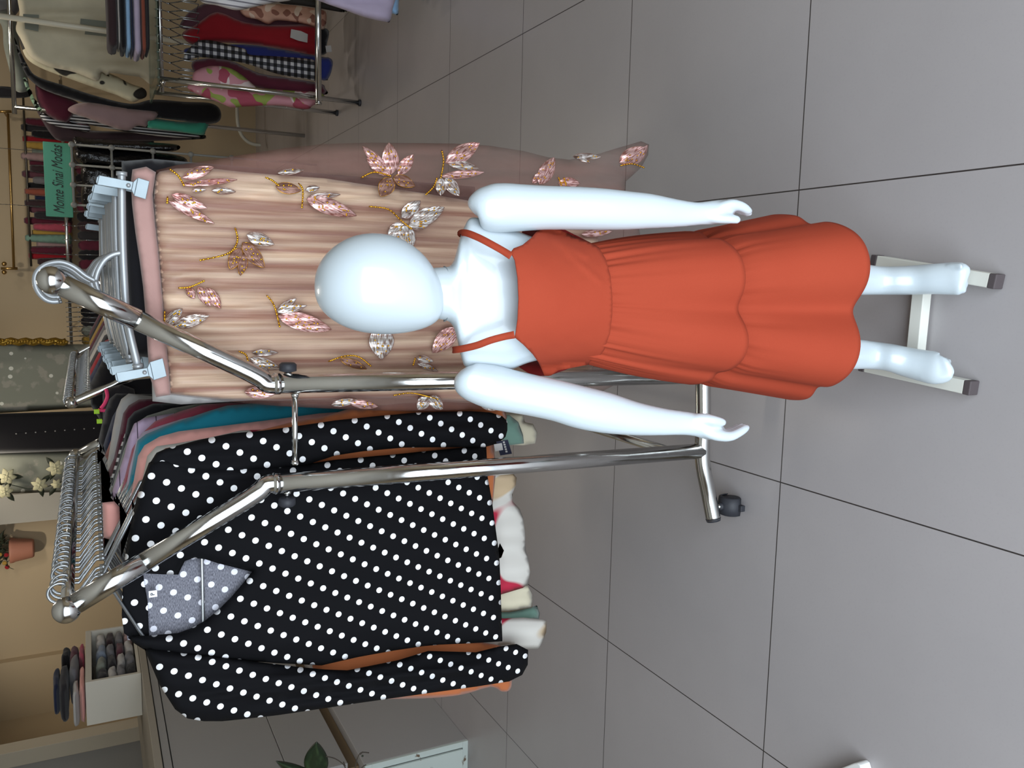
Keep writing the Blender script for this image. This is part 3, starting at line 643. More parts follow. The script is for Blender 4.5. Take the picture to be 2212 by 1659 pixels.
mb = MB(); cloth_px(mb, back_o, YB_ + .035, 0, 0, 26, 60, None, lambda x, y: YB_ + .035 + .004 * vn(x / 90, y / 60), smooth=False, back=False); mb.build('body_back', M_polka, blouse, solid=.001)
def sfold(x, y): return .013 * (vn(x / 200, y / 26, 21) - .45) + .006 * math.sin(y * .11 + x * .006)
slR = ((322, 1003), (338, 978), (358, 969), (430, 950), (500, 936), (560, 931), (636, 921), (724, 908), (812, 899), (900, 891), (960, 889), (1018, 888), (1060, 891), (1085, 899), (1096, 910), (1096, 930), (1092, 944), (1075, 958), (1047, 966), (974, 966), (871, 967), (783, 975), (724, 984), (663, 1004), (600, 1016), (500, 1022), (420, 1020), (350, 1012))
mb = MB(); cloth_px(mb, slR, YB_ - .004, .026, .025, 8, 30, sfold, None, smooth=False, uoff=.013); mb.build('sleeve', M_polka, blouse)
slL = ((310, 1398), (345, 1480), (378, 1532), (405, 1552), (440, 1558), (480, 1558), (520, 1554), (600, 1545), (700, 1530), (780, 1518), (850, 1508), (950, 1494), (1030, 1483), (1100, 1472), (1128, 1458), (1140, 1436), (1141, 1404), (1116, 1391), (1080, 1396), (1040, 1406), (1028, 1409), (925, 1406), (860, 1426), (750, 1448), (700, 1446), (640, 1440), (560, 1430), (470, 1418), (400, 1408), (345, 1400))
def sfoldL(x, y):
    a = sfold(x, y)
    for (x0, y0, x1, y1, w_, h_) in ((400, 1515, 1050, 1440, 9, .013), (480, 1535, 1000, 1462, 8, -.010), (560, 1470, 900, 1430, 9, .009)):
        L = math.hypot(x1 - x0, y1 - y0); dx, dy = (x1 - x0) / L, (y1 - y0) / L; d = abs(-(x - x0) * dy + (y - y0) * dx); u = (x - x0) * dx + (y - y0) * dy
        a += 1.6 * h_ * math.exp(-(d / w_) ** 2) * max(0, min(1, u / 80, (L - u) / 80 + .2))
    return a
mb = MB(); cloth_px(mb, slL, YB_ - .006, .030, .03, 8, 34, sfoldL, None, smooth=False, uoff=.02); mb.build('sleeve', M_polka, blouse)
tg = P(331, 1283, YB_ - .001)
lb = MB().box((tg.x - .0075, tg.y, tg.z - .008), (tg.x + .0075, tg.y + .001, tg.z + .009)).build('size_label', plain('label_white', 'e6e6ec', .7), blouse, smooth=False)
text_mesh('P', .012, M_black, 'lettering', lb, (tg.x, tg.y - .001, tg.z + .001), (math.radians(90), 0, 0))

# ================================================================== GARMENT MATERIALS
MG = dict(
 rust=cloth_mat('b0643a'), peach=cloth_mat('d99c93'), teal=cloth_mat('15788c'), rose=cloth_mat('a5485a'), lilac=cloth_mat('b5a9c2'), white=cloth_mat('b3b0ae'), black=cloth_mat('131217'),
 burgundy=cloth_mat('531a2c'), navy=cloth_mat('1d2440'), sage=cloth_mat('6f8f82'), grey=cloth_mat('6d6c70'), cream=cloth_mat('c8c0a8'), red=cloth_mat('8e1420'), blue=cloth_mat('28327a'),
 terracotta=cloth_mat('8a4a3a'), dustyrose=cloth_mat('9a8080'), mint=cloth_mat('3f9c83'), palegreen=cloth_mat('8fae94'), brown=cloth_mat('36262a'), mustard=cloth_mat('a5853d'), charcoal=cloth_mat('29272b'), bluegrey=cloth_mat('7c8799'),
 skyblue=cloth_mat('8fb6dc'), greygreen=cloth_mat('7d8279'), darkrose=cloth_mat('5b3640'),
 lilacline=stripes_mat('lilac_pinstripe', 'b9a3bd', '3a3040', 1, 22, .95), bw=stripes_mat('black_white_stripe', '15151a', 'c9c9cc', 0, 45, .5), greystripe=stripes_mat('grey_fine_stripe', 'cfcdd0', '77747c', 0, 38, .72),
 gingham=gingham_mat('black_gingham', '111114', '4a4a52', 'c8c8cc', 22), print=blotch_mat('white_red_print', ('bdb9b2', 'b09a7c', 'a31434'), 5, seedoff=3), floral=blotch_mat('pink_floral', ('c48a96', 'd9c9c9', '8f9f4c', 'a3485c'), 11, seedoff=2),
 peachfloral=blotch_mat('peach_floral', ('c79a86', '8a5a4c', 'd9c2b0'), 16, seedoff=5), bwdress=blotch_mat('cream_black_print', ('c4bda2', '24201c'), 7, seedoff=1))

def hanger_outline(n=1): pass
_proto = {}
def wire_hanger(X, Y, Z, label, group, half=.19, yaw=0):
    """wire hanger with its hook over a rail at X, Z"""
    key = ('h', half)
    if key not in _proto:
        r0 = thing('hanger', label, 'hanger', (0, 0, 0), group)
        hk = []
        for i in range(15):
            a = math.radians(-35 + i * 15.5); hk.append((math.cos(a) * .021, 0, math.sin(a) * .021))
        hk += [(-.0215, 0, -.028), (-.019, 0, -.034), (.020, 0, -.062), (.026, 0, -.070), (.028, 0, -.085)]
        MB().tube(crom(hk, 2), .0033, 8).build('hook', M_wire, r0)
        bd = [(.028, 0, -.083), (.028 + half * .88, 0, -.166), (.028 + half * .9, 0, -.178), (.028 + half * .84, 0, -.285), (.028 - half * .84, 0, -.285), (.028 - half * .9, 0, -.178), (.028 - half * .88, 0, -.166)]
        MB().tube(bd, .0038, 8, closed=True).tube([(.028, 0, -.074), (.028, 0, -.09)], .0062, 10).build('frame', M_wire, r0)
        _proto[key] = r0; o = r0
    else:
        src = _proto[key]; o = src.copy(); C.objects.link(o)
        for ch in [c for c in src.children]:
            c = ch.copy(); C.objects.link(c); c.parent = o
        o['label'] = label; o['group'] = group
    o.location = (X, Y, Z); o.rotation_euler = (0, 0, yaw); return o
for k in range(35):
    y = 1.915 + k * .0400 + rnd.uniform(-.006, .006) + (.02 if k > 28 else 0)
    if k == 0: wire_hanger(XLr, 1.925, RZ + .016, 'grey wire hanger holding the black polka-dot blouse, nearest on the left rail', 'wire hangers on the left rail')
    else: wire_hanger(XLr + rnd.uniform(-.004, .004), y, RZ + .016 - .004, 'grey wire hanger packed behind the polka-dot blouse on the left rail', 'wire hangers on the left rail', yaw=rnd.uniform(-.07, .07))

# ---- garments packed behind the blouse; right outline traced top-down, the rest of each shape completed around its neck
def behind(label, cat, name, Y, mat, tr, zb, xc=-.57, tail=(), t=.012, wl=None, mat2=None):
    pts = [P(a, b, Y) for a, b in tr]; R = [(p.x, p.z) for p in pts]; R += [(R[-1][0] + dx, zz) for dx, zz in tail]
    xr, zr = R[-1]; sh = .30 if wl is None else wl
    o = list(R) + [(xr - .012, zb), (xc + .06, zb - .012), (xc - .08, zb), (xc - sh * .8, zb + .01)]
    L = []
    for (x, z) in R: L.append((xc - (x - xc) * .82, z))
    o += L[::-1]
    mb = MB(); sd = rnd.random() * 50
    f = lambda p, k: Vector((p.x, Y - k * (t + .012 * (vn(p.x * 14, p.y * 3, sd) - .4)), p.y))
    b = lambda p, k: Vector((p.x, Y + k * t * .8, p.y))
    cloth(mb, o, f, b, .02, .035, False, None)
    ob = mb.build(name, MG[mat]); return tag(ob, label, cat, 'garments on the left rail')
behind('rust orange blouse directly behind the black polka-dot blouse', 'blouse', 'blouse', 1.985, 'rust', ((290, 1230), (318, 1080), (334, 983), (358, 968), (449, 951), (539, 935), (629, 912), (697, 900), (754, 883), (871, 871), (960, 868), (1060, 872), (1090, 884), (1095, 902), (1085, 925)), P(1060, 1150, 1.985).z, wl=.33)
orl = [(1100, 1400), (1106, 1455), (1103, 1488), (1085, 1494), (1060, 1484), (1000, 1500), (930, 1508), (820, 1510), (700, 1506), (690, 1470), (690, 1420), (900, 1380)]
mb = MB(); cloth_px(mb, orl, 1.985, .012, .012, 10, 20, None, smooth=True); tag(mb.build('blouse', MG['rust']), 'rust orange sleeve of a blouse hanging below the left sleeve of the polka-dot blouse', 'blouse', 'garments on the left rail')
behind('cream blouse with red trim between the rust and peach blouses', 'blouse', 'blouse', 2.03, 'print', ((262, 1205), (285, 1130), (303, 1060), (318, 985), (338, 964), (380, 958), (449, 946), (520, 930), (640, 925), (1040, 960)), .78, wl=.3)
behind('peach pink blouse in front of the teal one on the left rail', 'blouse', 'blouse', 2.09, 'peach', ((226, 1218), (238, 1190), (262, 1150), (285, 1060), (298, 985), (312, 962), (345, 943), (385, 932), (440, 925), (520, 915), (600, 905), (690, 893), (760, 888), (980, 905)), .84)
behind('teal blouse with a wide shoulder on the left rail', 'blouse', 'blouse', 2.16, 'teal', ((248, 1150), (260, 1115), (275, 1060), (289, 990), (297, 952), (315, 938), (350, 923), (400, 905), (450, 888), (490, 876), (560, 870), (680, 872), (760, 880), (960, 895)), .86)
behind('pale lilac grey blouse with black piping behind the teal one', 'blouse', 'blouse', 2.21, 'lilac', ((252, 1130), (265, 1090), (280, 1010), (295, 950), (310, 933), (345, 920), (392, 905), (480, 885), (900, 890)), .88)
behind('rose red blouse seen as a thin wedge above the teal one', 'blouse', 'blouse', 2.27, 'rose', ((262, 1060), (285, 970), (305, 938), (335, 910), (390, 888), (438, 874), (490, 870), (900, 880)), .9)
behind('lilac pinstriped shirt with a row of stitches on the left rail', 'shirt', 'shirt', 2.33, 'lilacline', ((228, 1120), (243, 1060), (268, 985), (278, 945), (290, 915), (312, 903), (360, 895), (430, 884), (860, 880)), .9)
behind('grey green blouse showing a thin edge behind the lilac shirt', 'blouse', 'blouse', 2.39, 'greygreen', ((240, 1060), (268, 970), (288, 918), (318, 898), (370, 882), (430, 872), (860, 876)), .9)
behind('black blouse between the burgundy one and the lilac shirt', 'blouse', 'blouse', 2.46, 'black', ((228, 1080), (252, 1010), (268, 950), (276, 905), (290, 889), (330, 872), (420, 868), (860, 876)), .9)
behind('black and white diagonal striped blouse with its collar showing on the left rail', 'blouse', 'blouse', 2.52, 'bw', ((221, 1105), (238, 1040), (258, 970), (272, 930), (300, 905), (800, 900)), .92)
behind('burgundy blouse with a high rounded shoulder on the left rail', 'blouse', 'blouse', 2.60, 'burgundy', ((222, 1060), (228, 1030), (246, 990), (258, 935), (266, 893), (278, 876), (300, 863), (345, 860), (800, 870)), .95)
behind('white blouse with a grey patch, deep on the left rail', 'blouse', 'blouse', 2.72, 'white', ((232, 1000), (243, 930), (252, 885), (262, 862), (278, 850), (330, 856), (760, 866)), .95)
behind('terracotta brown blouse deep on the left rail', 'blouse', 'blouse', 2.86, 'terracotta', ((211, 1003), (226, 985), (236, 960), (246, 935), (270, 905), (700, 900)), 1.0)
behind('navy blouse at the far end of the left rail', 'blouse', 'blouse', 2.98, 'navy', ((216, 985), (230, 940), (243, 900), (255, 880), (280, 872), (700, 880)), 1.0)
behind('black sports top at the far end of the left rail', 'top', 'sports_top', 3.12, 'charcoal', ((210, 960), (226, 890), (236, 862), (250, 850), (700, 860)), 1.0)
# hems hanging below the blouse
def hem(label, Y, mat, o, cat='blouse'):
    mb = MB(); sd = rnd.random() * 9
    cloth_px(mb, o, Y, .014, .012, 9, 22, lambda x, y: .010 * math.sin(y * .075 + sd) + .006 * (vn(x / 30, y / 24, sd) - .5), smooth=False)
    return tag(mb.build(cat, MG[mat]), label, cat, 'garments on the left rail')
hem('white blouse printed with red and beige shapes, its wavy hem showing under the polka-dot blouse', 2.06, 'print', ((1000, 1010), (1050, 1018), (1106, 1020), (1116, 1032), (1114, 1050), (1106, 1068), (1108, 1084), (1122, 1098), (1130, 1118), (1134, 1150), (1136, 1190), (1141, 1205), (1145, 1235), (1141, 1262), (1130, 1270), (1080, 1285), (1000, 1280)))
hem('cream blouse with fine black lines, its hem under the left of the polka-dot blouse', 2.10, 'cream', ((1000, 1262), (1100, 1262), (1140, 1266), (1150, 1285), (1150, 1312), (1100, 1322), (1000, 1325)))
hem('sage green blouse, its hem showing left of the cream lined one', 2.14, 'sage', ((1000, 1300), (1100, 1322), (1160, 1308), (1166, 1325), (1164, 1338), (1090, 1345), (1000, 1345)))
hem('white blouse with a red corner, longest hem at the left under the polka-dot blouse', 2.03, 'print', ((1000, 1325), (1088, 1336), (1130, 1334), (1172, 1338), (1181, 1342), (1180, 1365), (1172, 1388), (1163, 1402), (1130, 1402), (1100, 1392), (1060, 1398), (1000, 1395)))
hem('sage green sleeve of a blouse beside the pink skirt hem', 2.12, 'sage', ((1000, 900), (1080, 898), (1100, 896), (1120, 912), (1130, 940), (1132, 958), (1100, 962), (1085, 950), (1000, 960)))
hem('cream ruffled sleeve with black lines beside the pink skirt hem', 2.16, 'cream', ((1040, 890), (1110, 892), (1130, 895), (1134, 912), (1152, 916), (1161, 935), (1156, 958), (1130, 962), (1060, 960)))
# navy hang tag with size grid
ht = thing('hang_tag', 'navy blue swing tag with white size squares hanging beside the post under the polka-dot blouse', 'tag', P(1075, 975, 1.90))
def quad_px(pts, Y, name, mat, parent, th=.0012):
    q = [P(a, b, Y) for a, b in pts]; m = MB(); n = Vector((0, th, 0)); m.add(q + [p + n for p in q], [tuple(range(len(q))), tuple(range(len(q), 2 * len(q)))[::-1]] + [(i, i + len(q), (i + 1) % len(q) + len(q), (i + 1) % len(q)) for i in range(len(q))])
    return m.build(name, mat, parent, smooth=False)
quad_px(((1072, 954), (1097, 950), (1106, 980), (1081, 984)), 1.90, 'card', cloth_mat('1a1d33', .5), ht)
quad_px(((1067, 960), (1084, 957), (1087, 972), (1070, 975)), 1.898, 'price_sticker', MG['white'], ht)
for k in range(5): quad_px(((1086 + k * 1.4, 954 + k * 5), (1090 + k * 1.4, 953.4 + k * 5), (1091 + k * 1.4, 956.9 + k * 5), (1087 + k * 1.4, 957.5 + k * 5)), 1.898, 'size_square', MG['white'], ht)

# ================================================================== CLIP HANGERS (right rail)
M_clip = plain('clip_metal', '7d878c', .4, .5)
def clip_hanger(Y, label, first=False, dx=0, dz=0):
    dY = Y - 1.90
    def Q(x, y, e=0): return P(x, y, 1.90 + e) + Vector((dx, dY, dz))
    h_ = thing('clip_hanger', label, 'hanger', Q(110, 610), 'clip hangers on the right rail')
    hk = [Q(127, 650), Q(113, 651), (Q(98, 646)), Q(84, 632), Q(76, 612), Q(78, 592), Q(92, 576), Q(112, 568), Q(135, 567), Q(160, 577), Q(185, 596), Q(206, 607)]
    MB().tube(crom(hk, 4), .0056, 12).build('hook', M_silver, h_)
    MB().tube(crom([Q(206, 607), Q(212, 585), Q(226, 562), Q(244, 550), Q(262, 546)], 4), .0056, 12).tube(crom([Q(206, 607), Q(214, 632), Q(228, 648), Q(250, 656), Q(268, 660)], 4), .0056, 12).build('yoke', M_silver, h_)
    MB().tube(crom([Q(263, 372), Q(263, 400), Q(264, 500), Q(268, 600), Q(275, 690), Q(298, 792)], 5), .0078, 14).tube([Q(263, 371), Q(263, 380)], .0105, 14).tube([Q(297, 786), Q(299, 797)], .0105, 14).build('bar', M_silver, h_)
    for (a, b, c) in (((214, 389), (288, 402), (319, 411)), ((255, 815), (322, 803), (356, 793))):
        o_ = h_; A, B, D_ = [Vector(q) for q in (a, b, c)]; dr = (D_ - A).normalized(); nr = Vector((-dr.y, dr.x)); m = MB()
        def strip(p, q, w0, w1, e, th=.0022):
            ring = []
            for s_, w_ in ((p, w0), (q, w1)): ring.append([Q(*(s_ + nr * w_), e), Q(*(s_ - nr * w_), e), Q(*(s_ - nr * w_), e + th), Q(*(s_ + nr * w_), e + th)])
            m.loft(ring)
        ax = [0, 3, 8, 20]; 
        strip(A - dr * 6, A - dr * 2, 5, 10, -.020); strip(A - dr * 2, B - dr * 2, 10.5, 9, -.020); strip(B - dr * 2, B + dr * 6, 9, 20, -.020); strip(B + dr * 6, D_, 20, 20, -.018)
        cl = m.build('clip', M_clip, o_, smooth=False, bevel=.0008)
        c0 = A.lerp(B, .86); MB().tube([Q(c0.x, c0.y, -.0235), Q(c0.x, c0.y, -.0195)], .0042, 14).build('rivet', M_silver, cl)
        m = MB(); strip(A, D_, 9, 12, .014); m.build('clip_back', M_clip, o_, smooth=False)
clip_hanger(1.90, 'silver clip hanger with two flat clips holding the pink skirt, nearest on the right rail')
def hung_skirt(Y, mat, label, w0, w1, zt, zb, xc, name='skirt', cat='skirt', grp='garments on the right rail'):
    o = [(xc - w0, zt), (xc + w0, zt), (xc + w0 + .01, zt - .06), (xc + w1, zb), (xc, zb - .01), (xc - w1, zb), (xc - w0 - .01, zt - .06)]; sd = rnd.random() * 30
    mb = MB(); f = lambda p, k: Vector((p.x, Y - k * (.012 + .01 * (vn(p.x * 22, p.y * 2, sd) - .4)), p.y)); b = lambda p, k: Vector((p.x, Y + k * .012, p.y))
    cloth(mb, o, f, b, .022, .03, False); return tag(mb.build(name, MG[mat]), label, cat, grp)
hung_skirt(1.975, 'black', 'black skirt whose waist shows above the pink skirt', .205, .21, P(271, 600, 1.975).z, .8, .03)
xa, xb = P(300, 385, 2.02).x, P(300, 868, 2.02).x
hung_skirt(2.02, 'white', 'light grey skirt whose left edge shows beside the pink skirt', (xa - xb) / 2, (xa - xb) / 2, 1.57, .75, (xa + xb) / 2)
ys = [2.06, 2.13, 2.20, 2.27, 2.35, 2.42, 2.50, 2.58, 2.68, 2.78, 2.90, 3.05]
cols = ['bluegrey', 'bluegrey', 'greystripe', 'bluegrey', 'navy', 'bluegrey', 'grey', 'bluegrey', 'greystripe', 'black', 'navy', 'charcoal']
for k, (y, c_) in enumerate(zip(ys, cols)):
    clip_hanger(y, 'silver clip hanger in the row behind the pink skirt', dx=rnd.uniform(-.016, .016) - .002 * k, dz=rnd.uniform(-.004, .010) + .0018 * k)
    hung_skirt(y + .03, c_, 'dark or grey skirt packed behind the pink one on the right rail', .19, .19, 1.60 - .004 * k, .85, .02 + rnd.uniform(-.01, .01))

# ================================================================== SECOND DOUBLE RACK (behind the first)
r2 = thing('clothes_rack', 'chrome double-rail clothes rack standing further back behind the polka-dot rack', 'clothes rack', (-.35, 4.1, 0))
YA, YZ = 4.1, 5.65
bL, bLf = P(155, 870, YA), P(165, 765, YZ); cL = P(240, 834, YA); cLf = P(204, 744, YZ)
bR = Vector((-bL.x * 0 + .02, YA, bL.z)); 
MB().tube([bL, bLf], .0125, 14).build('rail', M_chrome, r2); MB().tube([bR, bR + Vector((0, YZ - YA, 0))], .0125, 14).build('rail', M_chrome, r2)
for b_, c_ in ((bL, cL), (bLf, cLf), (bR, Vector((2 * -.28 - cL.x, YA, cL.z)))):
    foot = Vector((c_.x + (.05 if c_.x < -.28 else -.05), c_.y, .15)); kn = c_ + (c_ - b_) * .4
    MB().tube(crom([b_, c_, kn, Vector((kn.x + (.02 if c_.x < -.28 else -.02), kn.y, kn.z - .2)), foot], 5), .0195, 16).build('post', M_chrome, r2); MB().ball(b_, .027, 20, 12).build('end_ball', M_chrome, r2)
MB().tube([(-.62, YA, .15), (.1, YA, .15)], .02, 14).tube([(-.62, YZ, .15), (.1, YZ, .15)], .02, 14).build('foot_tube', M_chrome, r2)
for x in (-.6, .08):
    for y in (YA, YZ): MB().tube([(x, y, .13), (x, y, .062)], .005, 8).tube([(x - .02, y, .03), (x + .02, y, .03)], .03, 18).build('caster', M_black, r2)
for k in range(30):
    t_ = (k + .5) / 30; p = bL.lerp(bLf, t_ * .97 + .02); wire_hanger(p.x, p.y, p.z + .012, 'grey wire hanger on the left rail of the rack further back', 'wire hangers on the rear rack', yaw=rnd.uniform(-.06, .06))
def plain_garment(label, cat, Y, mat, X, zt, w, zb, grp=None, shoulder=.07, neck=.05, name=None, t=.02, flare=0.):
    o = [(X - neck, zt), (X + neck, zt), (X + w * .9, zt - shoulder), (X + w, zt - shoulder - .05), (X + w + flare, zb), (X, zb - .015), (X - w - flare, zb), (X - w, zt - shoulder - .05), (X - w * .9, zt - shoulder)]; sd = rnd.random() * 60
    mb = MB(); f = lambda p, k: Vector((p.x, Y - k * (t + .022 * (vn(p.x * 16, p.y * 2, sd) - .4)), p.y)); b = lambda p, k: Vector((p.x, Y + k * t, p.y))
    cloth(mb, o, f, b, .03, .05, False); return tag(mb.build(name or cat, MG[mat], None), label, cat, grp)
for k, (c_, nm_) in enumerate((('black', 'black'), ('navy', 'navy'), ('red', 'dark red'), ('charcoal', 'charcoal'), ('white', 'white'), ('grey', 'grey'), ('burgundy', 'burgundy'), ('mustard', 'mustard'), ('black', 'plain black'), ('darkrose', 'dark rose'))):
    y = 4.15 + k * .15; p = bL.lerp(bLf, k / 10.5); plain_garment(nm_ + ' top hanging on the rear double rack, %s from its near end' % ('first', 'second', 'third', 'fourth', 'fifth', 'sixth', 'seventh', 'eighth', 'ninth', 'tenth')[k], 'top', p.y + .02, c_, p.x + .03 + .008 * k, p.z - .075, .21, .85, 'tops on the rear rack')
# black sports top with pink and lime straps hanging on the near end of that rack
spt = thing('sports_top', 'black sports top with neon pink trim and lime buckles on the rear rack', 'top', P(235, 900, 4.02))
mb = MB(); cloth_px(mb, ((222, 850), (232, 838), (262, 830), (290, 840), (300, 900), (300, 935), (225, 930), (222, 900)), 4.06, .02, .02, 8, 14, smooth=False); mb.build('panel', MG['charcoal'], spt)
M_neon = plain('neon_pink_trim', 'f0427c', .6); M_lime = plain('lime_buckle', 'b6ee1c', .5)
for rows in (((229, 840), (232, 856), (226, 872), (218, 882)), ((212, 886), (232, 886), (256, 876)), ((212, 911), (232, 911), (250, 909))):
    MB().tube([P(a, b, 4.02) for a, b in crom([(a, b, 0) for a, b in rows], 4) for a, b in ((a, b),)] if 0 else [P(q.x, q.y, 4.02) for q in crom([(a, b, 0) for a, b in rows], 4)], .0075, 8).build('strap', M_neon, spt)
for a, b in ((209, 889), (215, 910)): q = P(a, b, 4.01); MB().box((q.x - .010, q.y - .005, q.z - .011), (q.x + .010, q.y + .005, q.z + .011)).build('buckle', M_lime, spt, smooth=False, bevel=.002)

# ================================================================== CHROME RACK WITH GLASS SHELF (right)
r3 = thing('display_rack', 'chrome display rack with a glass top shelf, packed with red and checked dresses', 'clothes rack', (1.7, 5.95, 0))
def tubepx(a, b, Y0, Y1, r, name, parent, mat=None, seg=12):
    return MB().tube([P(a[0], a[1], Y0), P(b[0], b[1], Y1)], r, seg).build(name, mat or M_chrome, parent)
fA = P(345, 170, 5.66); fB = P(332, 199, 6.24)
for q in (fA, fB, fA + Vector((1.1, 0, 0)), fB + Vector((1.1, 0, 0))):
    MB().tube([(q.x, q.y, .012), (q.x, q.y, q.z)], .015, 14).build('post', M_chrome, r3); MB().tube([(q.x, q.y, 0), (q.x, q.y, .014)], .022, 14).build('foot_glide', M_black, r3)
MB().tube([(1.14, 5.63, P(690, 150, 5.6).z), (2.4, 5.63, P(690, 150, 5.6).z)], .021, 16).tube([(1.135, 5.63, P(690, 150, 5.6).z), (1.145, 5.63, P(690, 150, 5.6).z)], .023, 16).build('lower_rail', M_chrome, r3)
zr = P(348, 150, 5.95).z
MB().tube([(1.16, 5.95, zr), (2.3, 5.95, zr)], .015, 14).build('hanging_rail', M_chrome, r3)
for z in (zr, .26): MB().tube([(fA.x, fA.y, z), (fB.x, fB.y, z)], .011, 10).build('side_bar', M_chrome, r3)
gl = pbase('glass_shelf', '3d5a50', .08, 0, .6); gl.b.inputs['Alpha'].default_value = .45
MB().box((1.15, 5.6, fA.z + .005), (2.35, 6.3, fA.z + .017)).build('glass_shelf', gl.m, r3, smooth=False)
MB().ball(P(352, 178, 5.64), .016, 14, 10).build('thumb_screw', M_chrome, r3)
G3 = 'clothes on the glass-topped rack'
for k in range(17):
    o_ = wire_hanger(1.20 + k * .052, 5.95, zr + .014, 'dark wire hanger on the rail under the glass shelf', 'hangers under the glass shelf', yaw=math.pi / 2 + rnd.uniform(-.1, .1)); o_.scale = (.5, .9, .85)
def gpx(label, cat, Y, mat, o, t=.04, grp=None, name=None, fa=.016, step=7, w=18):
    mb = MB(); sd = rnd.random() * 40
    cloth_px(mb, o, Y, t, t * .8, step, w, lambda x, y: fa * (2 * vn(x / 130, y / 16, sd) - .8), smooth=True)
    return tag(mb.build(name or cat.replace(' ', '_'), MG[mat]), label, cat, grp)
gpx('pink floral dress nearest the left post of the glass-topped rack', 'dress', 5.80, 'floral', ((420, 155), (450, 143), (490, 145), (520, 160), (552, 187), (560, 190), (620, 195), (690, 200), (700, 215), (676, 228), (660, 236), (600, 228), (530, 230), (500, 232), (470, 220), (430, 205), (405, 190), (415, 172)), .04, G3)
gpx('burgundy dress behind the pink floral one on the glass-topped rack', 'dress', 5.88, 'burgundy', ((415, 135), (450, 126), (500, 132), (560, 158), (620, 168), (690, 180), (702, 190), (700, 205), (600, 200), (520, 180), (430, 160)), .04, G3)
gpx('black and white checked shirt on the glass-topped rack', 'shirt', 5.93, 'gingham', ((398, 118), (425, 90), (455, 87), (500, 98), (530, 106), (540, 118), (600, 122), (685, 132), (686, 172), (660, 170), (600, 160), (540, 140), (490, 130), (430, 124), (402, 132)), .04, G3)
gpx('royal blue dress showing between the red dress and the checked shirt', 'dress', 6.0, 'blue', ((400, 105), (450, 98), (530, 96), (600, 105), (690, 122), (712, 125), (719, 138), (710, 168), (690, 172), (560, 140), (480, 120), (410, 118)), .04, G3)
red = gpx('bright red dress with a white price tag on the glass-topped rack', 'dress', 6.04, 'red', ((395, 70), (420, 55), (455, 30), (480, 28), (530, 48), (600, 54), (674, 53), (690, 70), (690, 118), (640, 112), (560, 98), (480, 92), (420, 96), (398, 84)), .05, G3)
gpx('peach lace dress between the red dress and the striped shirt', 'dress', 6.0, 'peachfloral', ((520, 20), (560, 10), (620, 10), (690, 20), (705, 30), (702, 60), (690, 62), (650, 50), (600, 44), (580, 52), (555, 42), (530, 36)), .03, G3)
gpx('dark plum dress behind the red one on the glass-topped rack', 'dress', 6.12, 'darkrose', ((390, 50), (410, 25), (450, 5), (500, 5), (560, 20), (620, 30), (690, 50), (690, 80), (600, 80), (450, 70), (395, 62)), .04, G3)
gpx('black dress with a size label at its hem on the glass-topped rack', 'dress', 6.1, 'black', ((640, 60), (706, 62), (706, 95), (700, 118), (640, 110)), .03, G3)
gpx('cream and black patterned blouse at the top of the glass-topped rack', 'blouse', 5.7, 'bwdress', ((600, -20), (680, 0), (720, 10), (750, 24), (735, 26), (690, 18), (650, 12), (600, 5)), .03, G3)
tg2 = quad_px(((629, 63), (650, 67), (665, 74), (664, 92), (645, 88), (627, 81)), 5.93, 'price_tag', MG['white'], None); tag(tg2, 'white notched price tag hanging on the bright red dress', 'tag')
quad_px(((703, 99), (715, 98), (717, 112), (705, 113)), 6.02, 'size_label', MG['white'], None); tag(bpy.data.objects['size_label.001'] if 'size_label.001' in bpy.data.objects else C.objects[-1], 'small black and white label under the black dress hem', 'tag')
# nearer garments cut by the frame edge
gpx('white shirt with fine grey stripes hanging at the frame edge', 'shirt', 4.6, 'greystripe', ((400, -60), (430, 0), (470, 12), (510, 22), (545, 16), (590, 6), (640, -6), (640, -60)), .05)
gpx('pale lilac blouse hanging in the top right of the shop, cut by the frame', 'blouse', 4.4, 'lilac', ((640, -60), (670, -10), (700, 6), (740, 20), (790, 38), (836, 48), (842, 47), (848, 20), (850, -60)), .04)
gpx('light blue garment just showing below the pale lilac blouse', 'blouse', 4.47, 'skyblue', ((800, -60), (800, 10), (850, 30), (860, 31), (861, 10), (861, -60)), .03)
sr = thing('wall_rail', 'steel rail holding the striped shirt and lilac blouse beyond the frame', 'rail', (1.7, 4.5, 1.28)); MB().tube([P(400, -70, 4.5), P(398, -70, 4.5) + Vector((1.4, 0, 0))], .014, 12).build('tube', M_chrome, sr)
MB().tube([P(398, -70, 4.5) + Vector((1.38, 0, 0)), Vector((P(398, -70, 4.5).x + 1.38, 4.5, 0))], .014, 12).build('post', M_chrome, sr); MB().tube([P(398, -70, 4.5) + Vector((.1, 0, 0)), Vector((P(398, -70, 4.5).x + .1, 4.5, P(398, -70, 4.5).z - .01))], .014, 12).build('bracket', M_chrome, sr)
